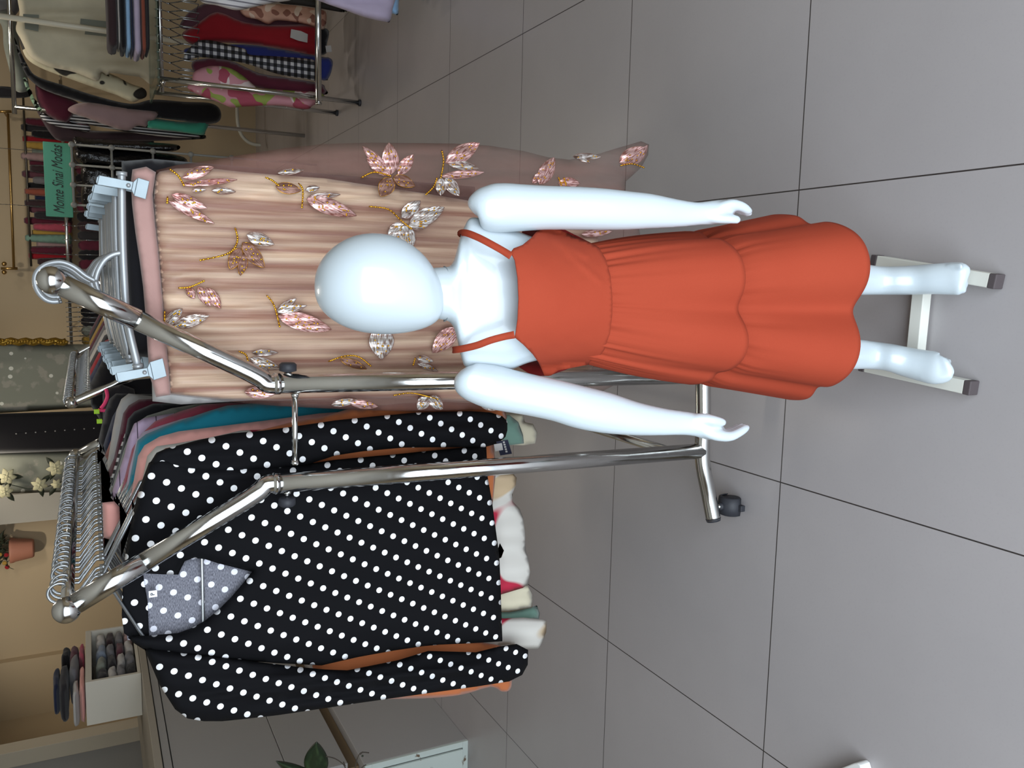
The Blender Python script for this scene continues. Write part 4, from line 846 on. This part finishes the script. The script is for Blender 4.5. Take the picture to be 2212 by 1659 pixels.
# folded clothes stacked on the glass shelf
zt = fA.z + .018; fy = 5.7
for k, (c_, nm_, z0, z1, y0) in enumerate((('brown', 'dark brown', 232, 256, 100), ('white', 'thin white', 256, 261, 96), ('black', 'black', 261, 273, 106), ('skyblue', 'light blue', 273, 285, 108), ('navy', 'navy', 285, 290, 112), ('bluegrey', 'pale blue', 290, 307, 116), ('terracotta', 'rust red', 307, 318, 112), ('charcoal', 'charcoal', 318, 325, 108))):
    a = P(z0, y0, fy); b = P(z1, y0, fy); xl = a.x; hh = (a.z - b.z) / 2 * .98; zc = (a.z + b.z) / 2; m = MB(); rings = []
    for i in range(22):
        s_ = i / 21; x = xl + s_ * .42; wob = .010 * (vn(s_ * 4, k * 3.1) - .5); e = math.sqrt(max(0, 1 - (1 - min(1, s_ * 9, (1 - s_) * 9)) ** 2)); ring = []
        for j in range(16):
            an = 2 * math.pi * j / 16; ring.append(Vector((x + (.02 * vn(j, k) if i == 0 else 0), fy + .14 + .15 * math.copysign(abs(math.cos(an)) ** .4, math.cos(an)) * (.6 + .4 * e), zc + wob * min(1, s_ * 3) * .4 + hh * e * math.copysign(abs(math.sin(an)) ** .6, math.sin(an)))))
        rings.append(ring)
    m.loft(rings); tag(m.build('folded_garment', MG[c_] if c_ != 'bluegrey' else MG['lilac']), nm_ + ' folded garment in the stack on the glass shelf, ' + ('topmost', 'second from top', 'third from top', 'fourth from top', 'middle', 'third from bottom', 'second from bottom', 'lowest')[k], 'folded clothes', 'folded clothes on the glass shelf')

# ================================================================== TALL GARMENTS AT THE RIGHT WALL
G4 = 'long garments hanging at the right rear'
r4 = thing('garment_rail', 'high rail with a white pole at the right rear, holding the long cream shirt', 'rail', (2.2, 7.3, 2.1))
q0 = P(28, 170, 7.3); MB().tube([q0 + Vector((-.25, 0, 0)), Vector((XR, 7.3, q0.z))], .016, 12).build('tube', M_chrome, r4)
pw = P(150, 56, 6.7); MB().tube([(pw.x, 6.7, 0), (pw.x, 6.7, ZC)], .019, 14).build('pole', plain('cream_pole', 'cdc8b6', .4), r4)
for q in (q0.x - .2, 3.0): MB().tube([(q, 7.3, q0.z), (q, 7.3, 0)], .016, 12).build('post', M_chrome, r4)
shc = gpx('long cream shirt with grey check patches hanging above the folded stack', 'shirt', 7.0, 'cream', ((32, -50), (38, 0), (42, 30), (34, 62), (45, 85), (58, 112), (72, 128), (110, 145), (160, 156), (206, 174), (216, 168), (220, 156), (236, 166), (240, 158), (300, 166), (334, 167), (334, -50), (150, -60)), .07, G4, fa=.03)
for q4 in (((50, 30), (84, 32), (84, 39), (50, 37)), ((53, 48), (84, 52), (83, 68), (54, 62)), ((174, 40), (230, 46), (230, 60), (173, 52)), ((184, 65), (232, 69), (231, 79), (183, 74))):
    quad_px(q4, 6.885, 'check_patch', MG['greygreen'], shc)
gpx('cream blouse with black brush strokes left of the long cream shirt', 'blouse', 7.1, 'bwdress', ((40, 70), (50, 112), (66, 134), (100, 152), (150, 170), (200, 188), (250, 205), (285, 220), (300, 216), (316, 208), (312, 192), (280, 180), (240, 160), (150, 130), (80, 100)), .05, G4)
gpx('black dress hanging left of the cream blouses', 'dress', 7.2, 'black', ((30, 80), (42, 105), (60, 142), (80, 165), (140, 185), (200, 205), (280, 224), (330, 215), (400, 220), (450, 222), (472, 232), (478, 250), (470, 264), (445, 268), (400, 262), (340, 255), (260, 245), (190, 225), (110, 200), (76, 182), (50, 150)), .05, G4)
gpx('burgundy top with a pink band beside the black dress', 'top', 7.32, 'burgundy', ((78, 180), (110, 196), (150, 212), (170, 225), (160, 246), (150, 262), (180, 268), (200, 272), (130, 262), (95, 242), (80, 215)), .05, G4)
gpx('dusty rose striped blouse hanging over the mint one', 'blouse', 7.15, 'dustyrose', ((146, 236), (166, 224), (200, 222), (260, 232), (330, 240), (342, 244), (334, 258), (320, 262), (318, 274), (296, 272), (276, 282), (240, 274), (190, 256), (160, 246)), .05, G4)
gpx('mint green dress hem below the dusty rose blouse', 'dress', 7.22, 'mint', ((318, 262), (330, 255), (380, 262), (420, 262), (450, 262), (444, 284), (436, 292), (380, 284), (320, 276)), .05, G4)
gpx('pale green scarf edge at the top left of the hanging group', 'scarf', 7.25, 'palegreen', ((50, 168), (58, 172), (68, 200), (82, 225), (92, 238), (84, 240), (72, 226), (58, 195)), .02, G4)
gpx('black and cream striped dress low in the hanging group', 'dress', 7.42, 'bw', ((86, 240), (110, 252), (150, 258), (190, 268), (192, 284), (160, 280), (120, 272), (92, 258)), .03, G4)
gpx('dark brown dress at the back of the hanging group', 'dress', 7.5, 'brown', ((60, 200), (110, 250), (150, 268), (200, 282), (330, 284), (400, 290), (440, 296), (440, 300), (360, 304), (250, 306), (150, 306), (110, 290)), .04, G4)
gpx('black blouse with white zigzag hem beside the mint dress', 'blouse', 7.4, 'bw', ((90, 215), (200, 240), (330, 262), (380, 278), (430, 288), (445, 296), (400, 298), (340, 294), (220, 275), (100, 245)), .03, G4)
gpx('grey ribbed sweater sleeve above the long cream shirt', 'sweater', 7.6, 'greygreen', ((-10, 30), (5, 60), (8, 100), (20, 150), (30, 190), (45, 200), (62, 192), (58, 160), (46, 115), (40, 80), (34, 40), (20, 20)), .06, G4)
gpx('light grey sweater at the upper right corner', 'sweater', 7.8, 'grey', ((-40, -40), (-40, 40), (0, 50), (36, 30), (46, 0), (40, -50)), .05, G4)
gpx('black trousers folded over the rail at the upper right', 'trousers', 7.9, 'black', ((-30, 190), (0, 186), (40, 190), (66, 194), (66, 208), (30, 212), (-30, 208)), .03, G4)

# ================================================================== BACK WALL CLOTHES, SIGN, GRID
G5 = 'clothes on the back wall rail'
r5 = thing('wall_rail', 'long steel rail along the back wall with closely packed hangers', 'rail', (0, 9.3, 1.9))
zrail = P(150, 640, 8.6).z
MB().tube([(P(150, 765, 8.6).x - .1, 8.6, zrail), (P(150, 300, 8.6).x + .5, 8.6, zrail)], .014, 12).build('tube', M_chrome, r5)
for x in (-.55, .5, 1.75): MB().tube([(x, 8.6, zrail), (x, YB, zrail)], .01, 8).build('bracket', M_chrome, r5)
cyc = ['burgundy', 'charcoal', 'black', 'red', 'mustard', 'greygreen', 'dustyrose', 'burgundy', 'brown', 'darkrose', 'grey', 'black', 'terracotta', 'navy', 'brown', 'darkrose', 'charcoal', 'burgundy', 'rose', 'mustard', 'sage', 'dustyrose', 'burgundy', 'red', 'brown']
# upper row of bunched sleeves and tops
r6 = thing('wall_rail', 'upper brass-toned rail on the back wall above the green shop sign', 'rail', (.8, 9.4, 2.2)); zu = P(60, 420, 9.3).z
MB().tube([(P(60, 575, 9.3).x, 9.3, zu), (P(60, 240, 9.3).x + .5, 9.3, zu)], .010, 10).build('tube', plain('dark_steel', '55504a', .4, .8), r6)
for x in (.15, 1.7): MB().tube([(x, 9.3, zu), (x, YB, zu)], .008, 8).build('bracket', M_brass, r6)
for k in range(25):
    y = 262 + k * 12.6; c = P(60, y, 9.3); w_ = .036
    plain_garment('%s garment in the upper row on the back wall, %s' % (cyc[k].replace('dustyrose', 'dusty rose').replace('greygreen', 'grey green').replace('darkrose', 'dark rose'), ('%s from the right' % 'first second third fourth fifth sixth seventh eighth ninth tenth eleventh twelfth thirteenth fourteenth fifteenth sixteenth seventeenth eighteenth nineteenth twentieth twenty-first twenty-second twenty-third twenty-fourth twenty-fifth'.split()[k]) or 'beside the sign' if 3 < k < 16 else ('near the hanging group' if k <= 3 else 'above the ball-ended chrome rack')), 'top', 9.30 + .03 * (k % 2), cyc[k], c.x, zu - .005 + .05 * math.sin(k * 2.3), w_, P(148, y, 9.3).z - .02, G5 + ' above the sign', .02, .02, 'hanging_top', .012, .012)
for k in range(46):
    y = 300 + k * 10.4; c = P(150, y, 8.6)
    if k % 3 == 0 or y > 600: wire_hanger(c.x, 8.6, zrail + .012, 'wire hanger on the back wall rail', 'hangers on the back wall rail', yaw=math.pi / 2)
    if k % 2 == 0: plain_garment('dark %s top packed on the back wall rail' % cyc[(k * 7) % 25].replace('dustyrose', 'dusty rose').replace('greygreen', 'grey green').replace('darkrose', 'dark rose'), 'top', 8.66, cyc[(k * 7) % 25] if y > 560 else ('black', 'brown', 'charcoal', 'burgundy')[k // 2 % 4], c.x, zrail - .085, .055, zrail - .75, G5, .03, .02, 'hanging_top', .02, .01)
# sign
A_, B_, C_, D_ = P(92, 305, 8.0), P(152, 310, 8.0), P(157, 465, 8.0), P(97, 467, 8.0)
sg = thing('shop_sign', 'teal green board with dark script lettering hanging above the clothes', 'sign', (A_ + C_) / 2)
MB().box((D_.x, 8.0, B_.z), (A_.x, 8.03, A_.z)).build('board', plain('sign_teal', '4f9c84', .6), sg, smooth=False, bevel=.004)
tx = text_mesh('Monte Sinai Modas', .100, plain('sign_ink', '1f2a27', .6), 'lettering', sg, ((A_.x + D_.x) / 2, 7.997, (A_.z + B_.z) / 2), (math.radians(90), 0, 0), .42)
W_ = max(v.co.x for v in tx.data.vertices) - min(v.co.x for v in tx.data.vertices); tx.scale = ((A_.x - D_.x) * .92 / W_, 1.15, 1)
for x in (D_.x + .08, A_.x - .08): MB().tube([(x, 8.02, A_.z - .01), (x, 8.02, ZC)], .0022, 6).build('cord', M_wire, sg)
# modular grid tower with plastic-wrapped clothes
gt = thing('grid_tower', 'grey tube and ball-joint stand beside the sign holding plastic-wrapped dark clothes', 'stand', P(300, 330, 6.9))
M_tube = plain('grey_plastic_tube', '8d8d88', .5); gp = []
ta, tb = P(155, 312, 6.9), P(160, 356, 6.9)
td = (ta.x - tb.x)
for x, dy in ((ta.x, 0), (tb.x, .0), (tb.x - td, .0), (tb.x - 2 * td, 0)):
    MB().tube([(x, 6.9, 0), (x, 6.9, ta.z)], .0085, 10).build('upright', M_tube, gt)
for vx in (155, 241, 330, 412, 500):
    z = P(vx, 325, 6.9).z
    MB().tube([(ta.x, 6.9, z), (tb.x - 2 * td, 6.9, z)], .0085, 10).build('crossbar', M_tube, gt)
    for j in range(4): MB().ball((ta.x - j * td, 6.9, z), .022, 14, 10).build('ball_joint', M_tube, gt)
tpl = pbase('clear_wrap_black', '0c0c0f', .18, 0, .6); tpl.bump(tpl.noise(tpl.coord('Object'), 22, 5), .8, .02); MG['wrap'] = tpl.m
for k, (o_, nm_) in enumerate(((((160, 296), (200, 300), (300, 306), (380, 312), (384, 324), (340, 330), (250, 326), (170, 322)), 'right of the tower upright'), (((166, 318), (240, 322), (330, 328), (398, 340), (396, 362), (330, 366), (240, 360), (170, 352)), 'between the two uprights'), (((180, 356), (240, 362), (300, 366), (300, 400), (210, 430), (180, 400)), 'left of the second upright'), (((180, 395), (240, 398), (290, 402), (290, 460), (190, 462)), 'lowest beside the clip hangers'))):
    gpx('black clothing wrapped in shiny plastic, ' + nm_, 'wrapped clothes', 6.98 + .02 * k, 'wrap', o_, .06, 'plastic-wrapped clothes', 'wrapped_clothes', .03)
# bent white tube leg in the far aisle
bt = MB().tube([P(q.x, q.y, 8.9) for q in crom([(512, 200, 0), (512, 240, 0), (514, 268, 0), (521, 290, 0), (534, 305, 0), (550, 312, 0), (563, 313, 0)], 6)], .017, 12).tube([P(512, 200, 8.9), P(512, 200, 8.9) + Vector((.5, .2, 0)), P(512, 200, 8.9) + Vector((.5, .2, -.5))], .017, 12)
tag(bt.build('bent_tube_leg', plain('white_tube', 'b9b8ae', .5)), 'white bent tube leg curving to the floor in the far aisle', 'stand leg')
# brass curtain rails high on the wall
for nm, rows in (('upper left', ((2, 241), (25, 241))), ('end', ((3, 580), (38, 580)))): pass
br_ = thing('wall_rail', 'thin brass rail with two brackets high on the back wall', 'rail', P(20, 400, 9.35))
MB().tube([P(17, 245, 9.35), P(30, 578, 9.35)], .012, 10).build('tube', M_brass, br_)
for a, b in (((-8, 241), (25, 241)), ((2, 580), (38, 580))):
    p, q = P(a[0], a[1], 9.35), P(b[0], b[1], 9.35); MB().tube([p, q], .013, 10).tube([p.lerp(q, .5), Vector((p.lerp(q, .5).x, YB, p.lerp(q, .5).z))], .008, 8).build('bracket', M_brass, br_)
for dz in (8, -10): MB().ball(P(9, 580 + dz, 9.33), .022, 12, 8).build('finial', M_brass, br_)

# ================================================================== HANGING FABRICS AND LILIES
tl = pbase('grey_tulle', '7c7d73', .8, 0, .3); v = tl.coord('UV')
vo = tl.add('ShaderNodeTexVoronoi'); vo.inputs['Scale'].default_value = 9; tl.link(v, vo.inputs['Vector']); sp = tl.math('LESS_THAN', vo.outputs['Distance'], .16)
vo2 = tl.add('ShaderNodeTexVoronoi'); vo2.inputs['Scale'].default_value = 3.2; tl.link(v, vo2.inputs['Vector']); fl2 = tl.math('MULTIPLY', tl.step(tl.noise(v, 9, 4), .55, .62), .4)
tl.link(tl.mix(sp, tl.mix(fl2, rgb('888a7e'), rgb('b8aea2')), rgb('dcdcd2')), tl.b.inputs['Base Color']); MG['tulle'] = tl.m
def drape(label, Y, mat, y0, y1, xb, y0b=None, y1b=None, name='drape', grp='drapes over the back of the shop'):
    o = [(-80, y0), (-80, y1), (xb, y1b or y1), (xb, y0b or y0)]; sd = rnd.random() * 20; mb = MB()
    cloth_px(mb, o, Y, .03, .02, 14, 24, lambda x, y: .03 * (vn(x / 200, y / 18, sd) - .5), smooth=False); return tag(mb.build(name, MG[mat]), label, 'drape', grp)
drape('grey sparkly tulle drape edged with gold sequins, left of the black one from behind', 8.2, 'tulle', 742, 898, 260, 744, 876).__setitem__('label', 'wide grey sparkly tulle drape with a gold sequin edge, right of the black drape')
drape('plain black drape with tiny sparkles between the two grey ones', 8.1, 'black', 896, 982, 300, 884, 970)
drape('narrow grey sparkly drape with cream lilies, left of the black drape', 8.15, 'tulle', 978, 1068, 260, 972, 1060)
M_seq = thread('sequin_trim', 'c49a38', '3a3418', .3, .7)
m = MB(); m.tube([P(q, 738 + 2 * math.sin(q * .2), 8.15) for q in range(-40, 150, 8)], .030, 10)
for k in range(30): m.ball(P(-30 + k * 6, 734 + 9 * hsh(k), 8.10), .014, 8, 6)
tag(m.build('sequin_trim', M_seq), 'gold and green sequin trim running down the edge of the grey tulle drape', 'trim')
m = MB()
for k in range(9): m.ball(P(35 + k * 21, 937 - k * 1.5, 8.055), .006, 8, 6)
tag(m.build('stud_row', MG['white']), 'row of tiny white studs down the black drape', 'studs', kind='stuff')
gar = thing('lily_garland', 'garland of cream artificial lilies along the narrow grey drape', 'flowers', P(70, 1050, 8.0))
M_lily = plain('lily_petal', 'd2cca6', .6); M_leaf2 = plain('dark_leaf', '2e3526', .6)
for (x, y, s_) in ((15, 1030, 1.1), (10, 1062, 1.), (85, 1048, 1.0), (120, 1012, 1.1), (122, 1047, .7), (-20, 1045, 1)):
    c = P(x, y, 7.98); m = MB()
    for k in range(6):
        a = k * math.pi / 3 + x; d = Vector((math.cos(a), -.35, math.sin(a))); n = Vector((-math.sin(a), 0, math.cos(a))); R_ = .066 * s_; rows = []
        for i in range(7):
            t_ = i / 6; w_ = .020 * s_ * math.sin(math.pi * (t_ * .85 + .1)); p = c + d * R_ * t_ + Vector((0, .05 * t_ * t_, 0)); rows.append([p - n * w_, p + Vector((0, .006, 0)), p + n * w_])
        m.loft(rows, False, False, False)
    m.ball(c, .012, 8, 6); m.build('lily', M_lily, gar, solid=.002)
    m = MB()
    for k in range(2):
        a = x + k * 2.1; d = Vector((math.cos(a), .1, math.sin(a))); n = Vector((-d.z, 0, d.x)); rows = []
        for i in range(6): t_ = i / 5; w_ = .022 * math.sin(math.pi * t_); p = c + Vector((0, .03, 0)) + d * .12 * t_; rows.append([p - n * w_, p + n * w_])
        m.loft(rows, False, False, False)
    m.build('leaf', M_leaf2, gar, solid=.002)
m = MB().tube([P(a, b, 8.03) for a, b in ((-50, 1050), (15, 1045), (60, 1056), (100, 1052), (135, 1040))], .004, 6); m.build('stem', M_leaf2, gar)

# wall pilaster and panel joints at the left rear
pc = P(60, 1066, 8.9); pd = P(60, 1128, 8.9)
struct(MB().box((pd.x, 8.9, 0), (pc.x, YB, ZC)).build('trim_1', plain('pilaster_paint', '9a978f', .85), smooth=False))
wp0 = P(60, 1424, 8.2); wp1 = P(60, 1602, 8.2); wp2 = P(160, 1570, 6.6)
wp0 = P(60, 1424, 9.5)
struct(MB().box((XL, 9.5, 0), (wp0.x, YB, ZC)).build('trim_2', M_wall, smooth=False))
a0 = P(160, 1598, 6.6); a1 = P(160, 1630, 6.6)
struct(MB().box((a1.x, 6.6, 0), (a0.x, 6.75, ZC)).build('trim_3', plain('frame_paint', 'b5ab98', .7), smooth=False, bevel=.004))
struct(MB().box((XL, 6.68, 0), (a1.x + .01, 6.75, ZC)).build('trim_4', plain('panel_grey', '8f8b84', .8), smooth=False))
# flower pot on the wall
pt = P(45, 1188, 9.45); fp = thing('flower_pot', 'pink flower pot with red and yellow blooms mounted on the beige wall', 'flower pot', (pt.x, 9.47, pt.z - .12))
m = MB(); rr = []
for z, r in ((-.115, .085), (-.10, .095), (.05, .118), (.075, .128), (.095, .128), (.097, .115), (.06, .108)):
    rr.append([Vector((pt.x + math.cos(2 * math.pi * k / 28) * r, 9.47 + math.sin(2 * math.pi * k / 28) * r, pt.z + z)) for k in range(28)])
m.loft(rr, True, True); m.build('pot', plain('pink_pot', 'a6705c', .6), fp); 
for k in range(26):
    a = rnd.uniform(-1.5, 1.5); L = rnd.uniform(.10, .30); c = Vector((pt.x + math.sin(a) * .08, 9.45, pt.z + .09)); d = Vector((math.sin(a) * .8, rnd.uniform(-.5, .1), math.cos(a * .7))).normalized(); n = d.cross(Vector((0, 1, 0))).normalized(); m = MB(); rows = []
    for i in range(6): t_ = i / 5; w_ = .026 * math.sin(math.pi * t_) + .002; p = c + d * L * (.35 + t_ * .65) + Vector((0, -.02, -.12 * t_ * t_ * abs(math.sin(a)))); rows.append([p - n * w_, p + Vector((0, -.004, 0)), p + n * w_])
    m.loft(rows, False, False, False).tube([c - d * .02, c + d * L * .4], .002, 5); m.build('leaf', M_leaf2, fp, solid=.0015)
for k in range(7):
    a = rnd.uniform(-1.2, 1.2); c = Vector((pt.x + math.sin(a) * .16, 9.40, pt.z + .12 + rnd.random() * .14)); MB().ball(c, .022, 10, 8, (1, .6, 1)).build('bloom', MG['mustard'] if k % 2 else MG['red'], fp)

# ================================================================== COUNTER AND BOXES AT THE LEFT
XC = -2.4; YC0 = 3.72; M_pan = plain('counter_panel', '9a9896', .55, 0, .4); M_panw = plain('worn_white_panel', 'b9b6b2', .6); M_gap = plain('brown_recess', '6b5840', .8)
ct = thing('counter', 'long pale grey counter along the left wall with a dark brown recess line', 'counter', (XC - .4, 5, 0))
MB().box((XC - .75, YC0 + .08, .62), (XC, 6.6, .899)).build('lower_panel', M_pan, ct, smooth=False, bevel=.002)
MB().box((XC - .75, YC0 + .08, .902), (XC - .003, 6.6, 1.40)).build('upper_panel', M_pan, ct, smooth=False, bevel=.002)
MB().box((XC - .75, YC0 + .1, .557), (XC - .04, 6.6, .62)).build('recess', M_gap, ct, smooth=False)
MB().box((XC - .75, YC0 + .06, 1.405), (XC + .004, 6.6, 1.442)).build('edge_band', M_pan, ct, smooth=False, bevel=.002)
MB().box((XC - .77, YC0 + .05, 1.447), (XC + .012, 6.6, 1.485)).build('worktop', plain('worktop_cream', '9d968a', .5), ct, smooth=False, bevel=.003)
bx_ = thing('cabinet', 'low white cabinet with chipped corners standing at the left on the tiles', 'cabinet', (XC - .3, 4.1, 0))
MB().box((XC - .72, YC0 + .018, 0), (XC + .012, 6.6, .555)).build('body', plain('cabinet_side', 'a3a09f', .6), bx_, smooth=False, bevel=.003)
wm = pbase('chipped_white', 'c5cfca', .5); nn = wm.noise(wm.coord('Object'), 16, 5); wm.link(wm.mix(wm.step(nn, .66, .70), rgb('c5cfca'), rgb('6d5a48')), wm.b.inputs['Base Color'])
MB().box((XC - .72, YC0, 0), (XC + .012, YC0 + .016, .03)).box((XC - .72, YC0, .55 - .03), (XC + .012, YC0 + .016, .555)).box((XC - .02, YC0, .03), (XC + .012, YC0 + .016, .52)).box((XC - .72, YC0, .03), (XC - .69, YC0 + .016, .52)).build('front_frame', wm.m, bx_, smooth=False, bevel=.0015)
MB().box((XC - .688, YC0 - .012, .034), (XC - .024, YC0 + .004, .517)).build('door', wm.m, bx_, smooth=False, bevel=.002)
cu = thing('shelf_unit', 'white cube shelf unit on the counter with folded clothes in its open compartment', 'shelf unit', (XC - .2, 5.6, 1.487))
sx0, sx1, sy0, sy1, sz0, sz1 = P(190, 1568, 5.27).x, XC - .01, 5.27, 6.05, 1.487, 1.79
MB().box((sx0, sy0, sz0), (sx1, sy0 + .025, sz1)).build('side_panel', M_cream, cu, smooth=False, bevel=.002)
MB().box((sx0, sy1, sz0), (sx1, sy1 + .02, sz1)).build('side_panel', M_cream, cu, smooth=False, bevel=.002)
MB().box((sx0, sy0 + .025, sz1 - .035), (sx1, sy1, sz1)).build('top_panel', M_cream, cu, smooth=False, bevel=.002)
MB().box((sx0, sy0 + .025, sz0), (sx1, sy1, sz0 + .018)).build('bottom_panel', M_cream, cu, smooth=False, bevel=.002)
MB().box((sx0, sy0 + .025, sz0 + .018), (sx0 + .015, sy1, sz1 - .035)).build('back_panel', M_cream, cu, smooth=False)
def fold_lump(cx0, cy0, z0, lx, ly, hh, mat, label, grp, sd=0):
    m = MB(); rings = []
    for i in range(14):
        s_ = i / 13; y = cy0 + (s_ - .5) * ly; e = math.sqrt(max(0, 1 - abs(2 * s_ - 1) ** 6)); ring = []
        for j in range(18):
            a = 2 * math.pi * j / 18; w1 = 1 + .16 * (vn(s_ * 5, j * .7, sd) - .5)
            ring.append(Vector((cx0 + lx / 2 * w1 * math.copysign(abs(math.cos(a)) ** .5, math.cos(a)) * (.7 + .3 * e), y, max(z0, z0 + hh / 2 + hh / 2 * w1 * e * math.copysign(abs(math.sin(a)) ** .6, math.sin(a)) + (.012 * vn(s_ * 3, sd) if hh < .1 else 0)))))
        rings.append(ring)
    m.loft(rings); return tag(m.build('folded_garment', MG[mat]), label, 'folded clothes', grp)
oy = ('front', 'middle', 'rear'); k = 0
for col_ in range(4):
    z = sz0 + .019
    for r_, (c_, h_) in enumerate(zip((('black', 'grey', 'white', 'charcoal'), ('grey', 'white', 'charcoal', 'greygreen'), ('white', 'darkrose', 'grey', 'bluegrey'), ('dustyrose', 'grey', 'brown', 'white'))[col_], (.055, .05, .052, .06))):
        fold_lump(sx1 - .12, sy0 + .13 + col_ * .18, z, .22, .165, h_, c_, '%s folded garment in shelf cube pile %d from the front, %s layer' % (c_.replace('greygreen', 'grey green').replace('darkrose', 'dark rose').replace('bluegrey', 'blue grey').replace('dustyrose', 'dusty rose'), col_ + 1, ('lowest', 'second', 'third', 'top')[r_]), 'folded clothes in the shelf cube', k); z += h_ * 1.0; k += 1
for k, (c_, x0, y0, z_, lx, ly, h_, nm_) in enumerate((('peach', .0, 5.42, 0, .25, .30, .030, 'pink'), ('white', -.02, 5.36, .031, .22, .20, .032, 'white'), ('grey', .01, 5.62, .031, .24, .26, .05, 'grey'), ('charcoal', -.01, 5.5, .082, .24, .34, .05, 'charcoal'), ('rose', .02, 5.8, .0, .22, .2, .03, 'rose'), ('darkrose', .02, 5.82, .031, .2, .18, .05, 'dark rose'), ('navy', 0, 5.52, .133, .2, .28, .035, 'navy'), ('black', .02, 5.85, .082, .18, .16, .05, 'black'))):
    fold_lump((sx0 + sx1) / 2 + x0, y0, sz1 + z_ + .001, lx, ly, h_, c_, nm_ + ' garment in the untidy pile on top of the cube shelf unit', 'pile on the cube shelf unit', k * 3.3)

# ================================================================== PLANT AND WHITE CORNER AT THE LEFT EDGE
pl = thing('potted_plant', 'dark green broad-leaved potted plant partly outside the left edge', 'plant', (-2.05, 3.0, 0))
pc_ = P(720, 1700, 3.0); pb = Vector((pc_.x - .75, 3.0, 0)); m = MB(); rr = []
for z, r in ((0, .09), (.01, .10), (.2, .13), (.22, .135), (.222, .12), (.19, .118)): rr.append([pb + Vector((math.cos(2 * math.pi * k / 24) * r, math.sin(2 * math.pi * k / 24) * r, z)) for k in range(24)])
m.loft(rr); m.build('pot', plain('terracotta_pot', '9b5a3c', .8), pl); M_leaf = pbase('plant_leaf', '24331f', .35, 0, .5); lw = M_leaf.coord('UV', (6, 2, 1)); M_leaf.link(M_leaf.mix(M_leaf.step(M_leaf.noise(lw, 1, 3), .5, .75), rgb('1c2a18'), rgb('3f5433')), M_leaf.b.inputs['Base Color']); M_leaf = M_leaf.m
def leaf_px(x0, y0, x1, y1, w_, Y=3.0):
    L = math.hypot(x1 - x0, y1 - y0); dx, dy = (x1 - x0) / L, (y1 - y0) / L; rows = []; uv = []
    for i in range(13):
        t_ = i / 12; ww = w_ / 2 * math.sin(math.pi * t_ ** .8) ** .8 + .3 if 0 < t_ < 1 else .3; r_ = []
        for j in range(-4, 5):
            q = j / 4; r_.append(P(x0 + dx * L * t_ - dy * ww * q, y0 + dy * L * t_ + dx * ww * q, Y + .02 * q * q - .03 * t_)); uv.append((q * .2, t_))
        rows.append(r_)
    m = MB(); m.loft(rows, False, False, False, uvs=uv); m.build('leaf', M_leaf, pl, solid=.0015)
leaf_px(682, 1680, 684, 1602, 52); leaf_px(700, 1700, 596, 1644, 34); leaf_px(760, 1720, 730, 1668, 30); leaf_px(640, 1730, 600, 1690, 36)
for rows in (((704, 1634), (722, 1638), (738, 1648), (746, 1659), (760, 1700), (790, 1760)), ((742, 1646), (746, 1655)), ((797, 1626), (780, 1626), (772, 1638), (768, 1655), (766, 1690), (790, 1760)), ((778, 1630), (784, 1624)), ((791, 1652), (784, 1656), (772, 1672)), ((684, 1680), (700, 1710), (780, 1760)), ((700, 1700), (740, 1730), (800, 1765))):
    MB().tube([P(q.x, q.y, 2.98) for q in crom([(a, b, 0) for a, b in rows], 4)], .0022, 6).build('stem', plain('stem_brown', '3a3128', .7), pl)
MB().tube([P(790, 1758, 2.98), pb + Vector((0, 0, .2))], .006, 8).build('stem', plain('stem_brown', '3a3128', .7), pl)
MB().ball(P(783, 1633, 2.98), .0045, 8, 6).build('bud', M_leaf2, pl)
wb0 = PZ(1852, 1648, .035); m = MB(); pts_ = [(1852, 1648), (1858, 1653), (1870, 1690), (1900, 1790), (1720, 1800), (1760, 1690), (1805, 1664), (1843, 1649)]
top = [PZ(a, b, .035) for a, b in pts_]; bot = [Vector((p.x, p.y, 0)) for p in top]; m.loft([bot, top]); tag(m.build('floor_box', plain('white_plastic', 'dededc', .5), smooth=False, bevel=.003), 'white corner of a low plastic base on the tiles at the frame edge', 'box')
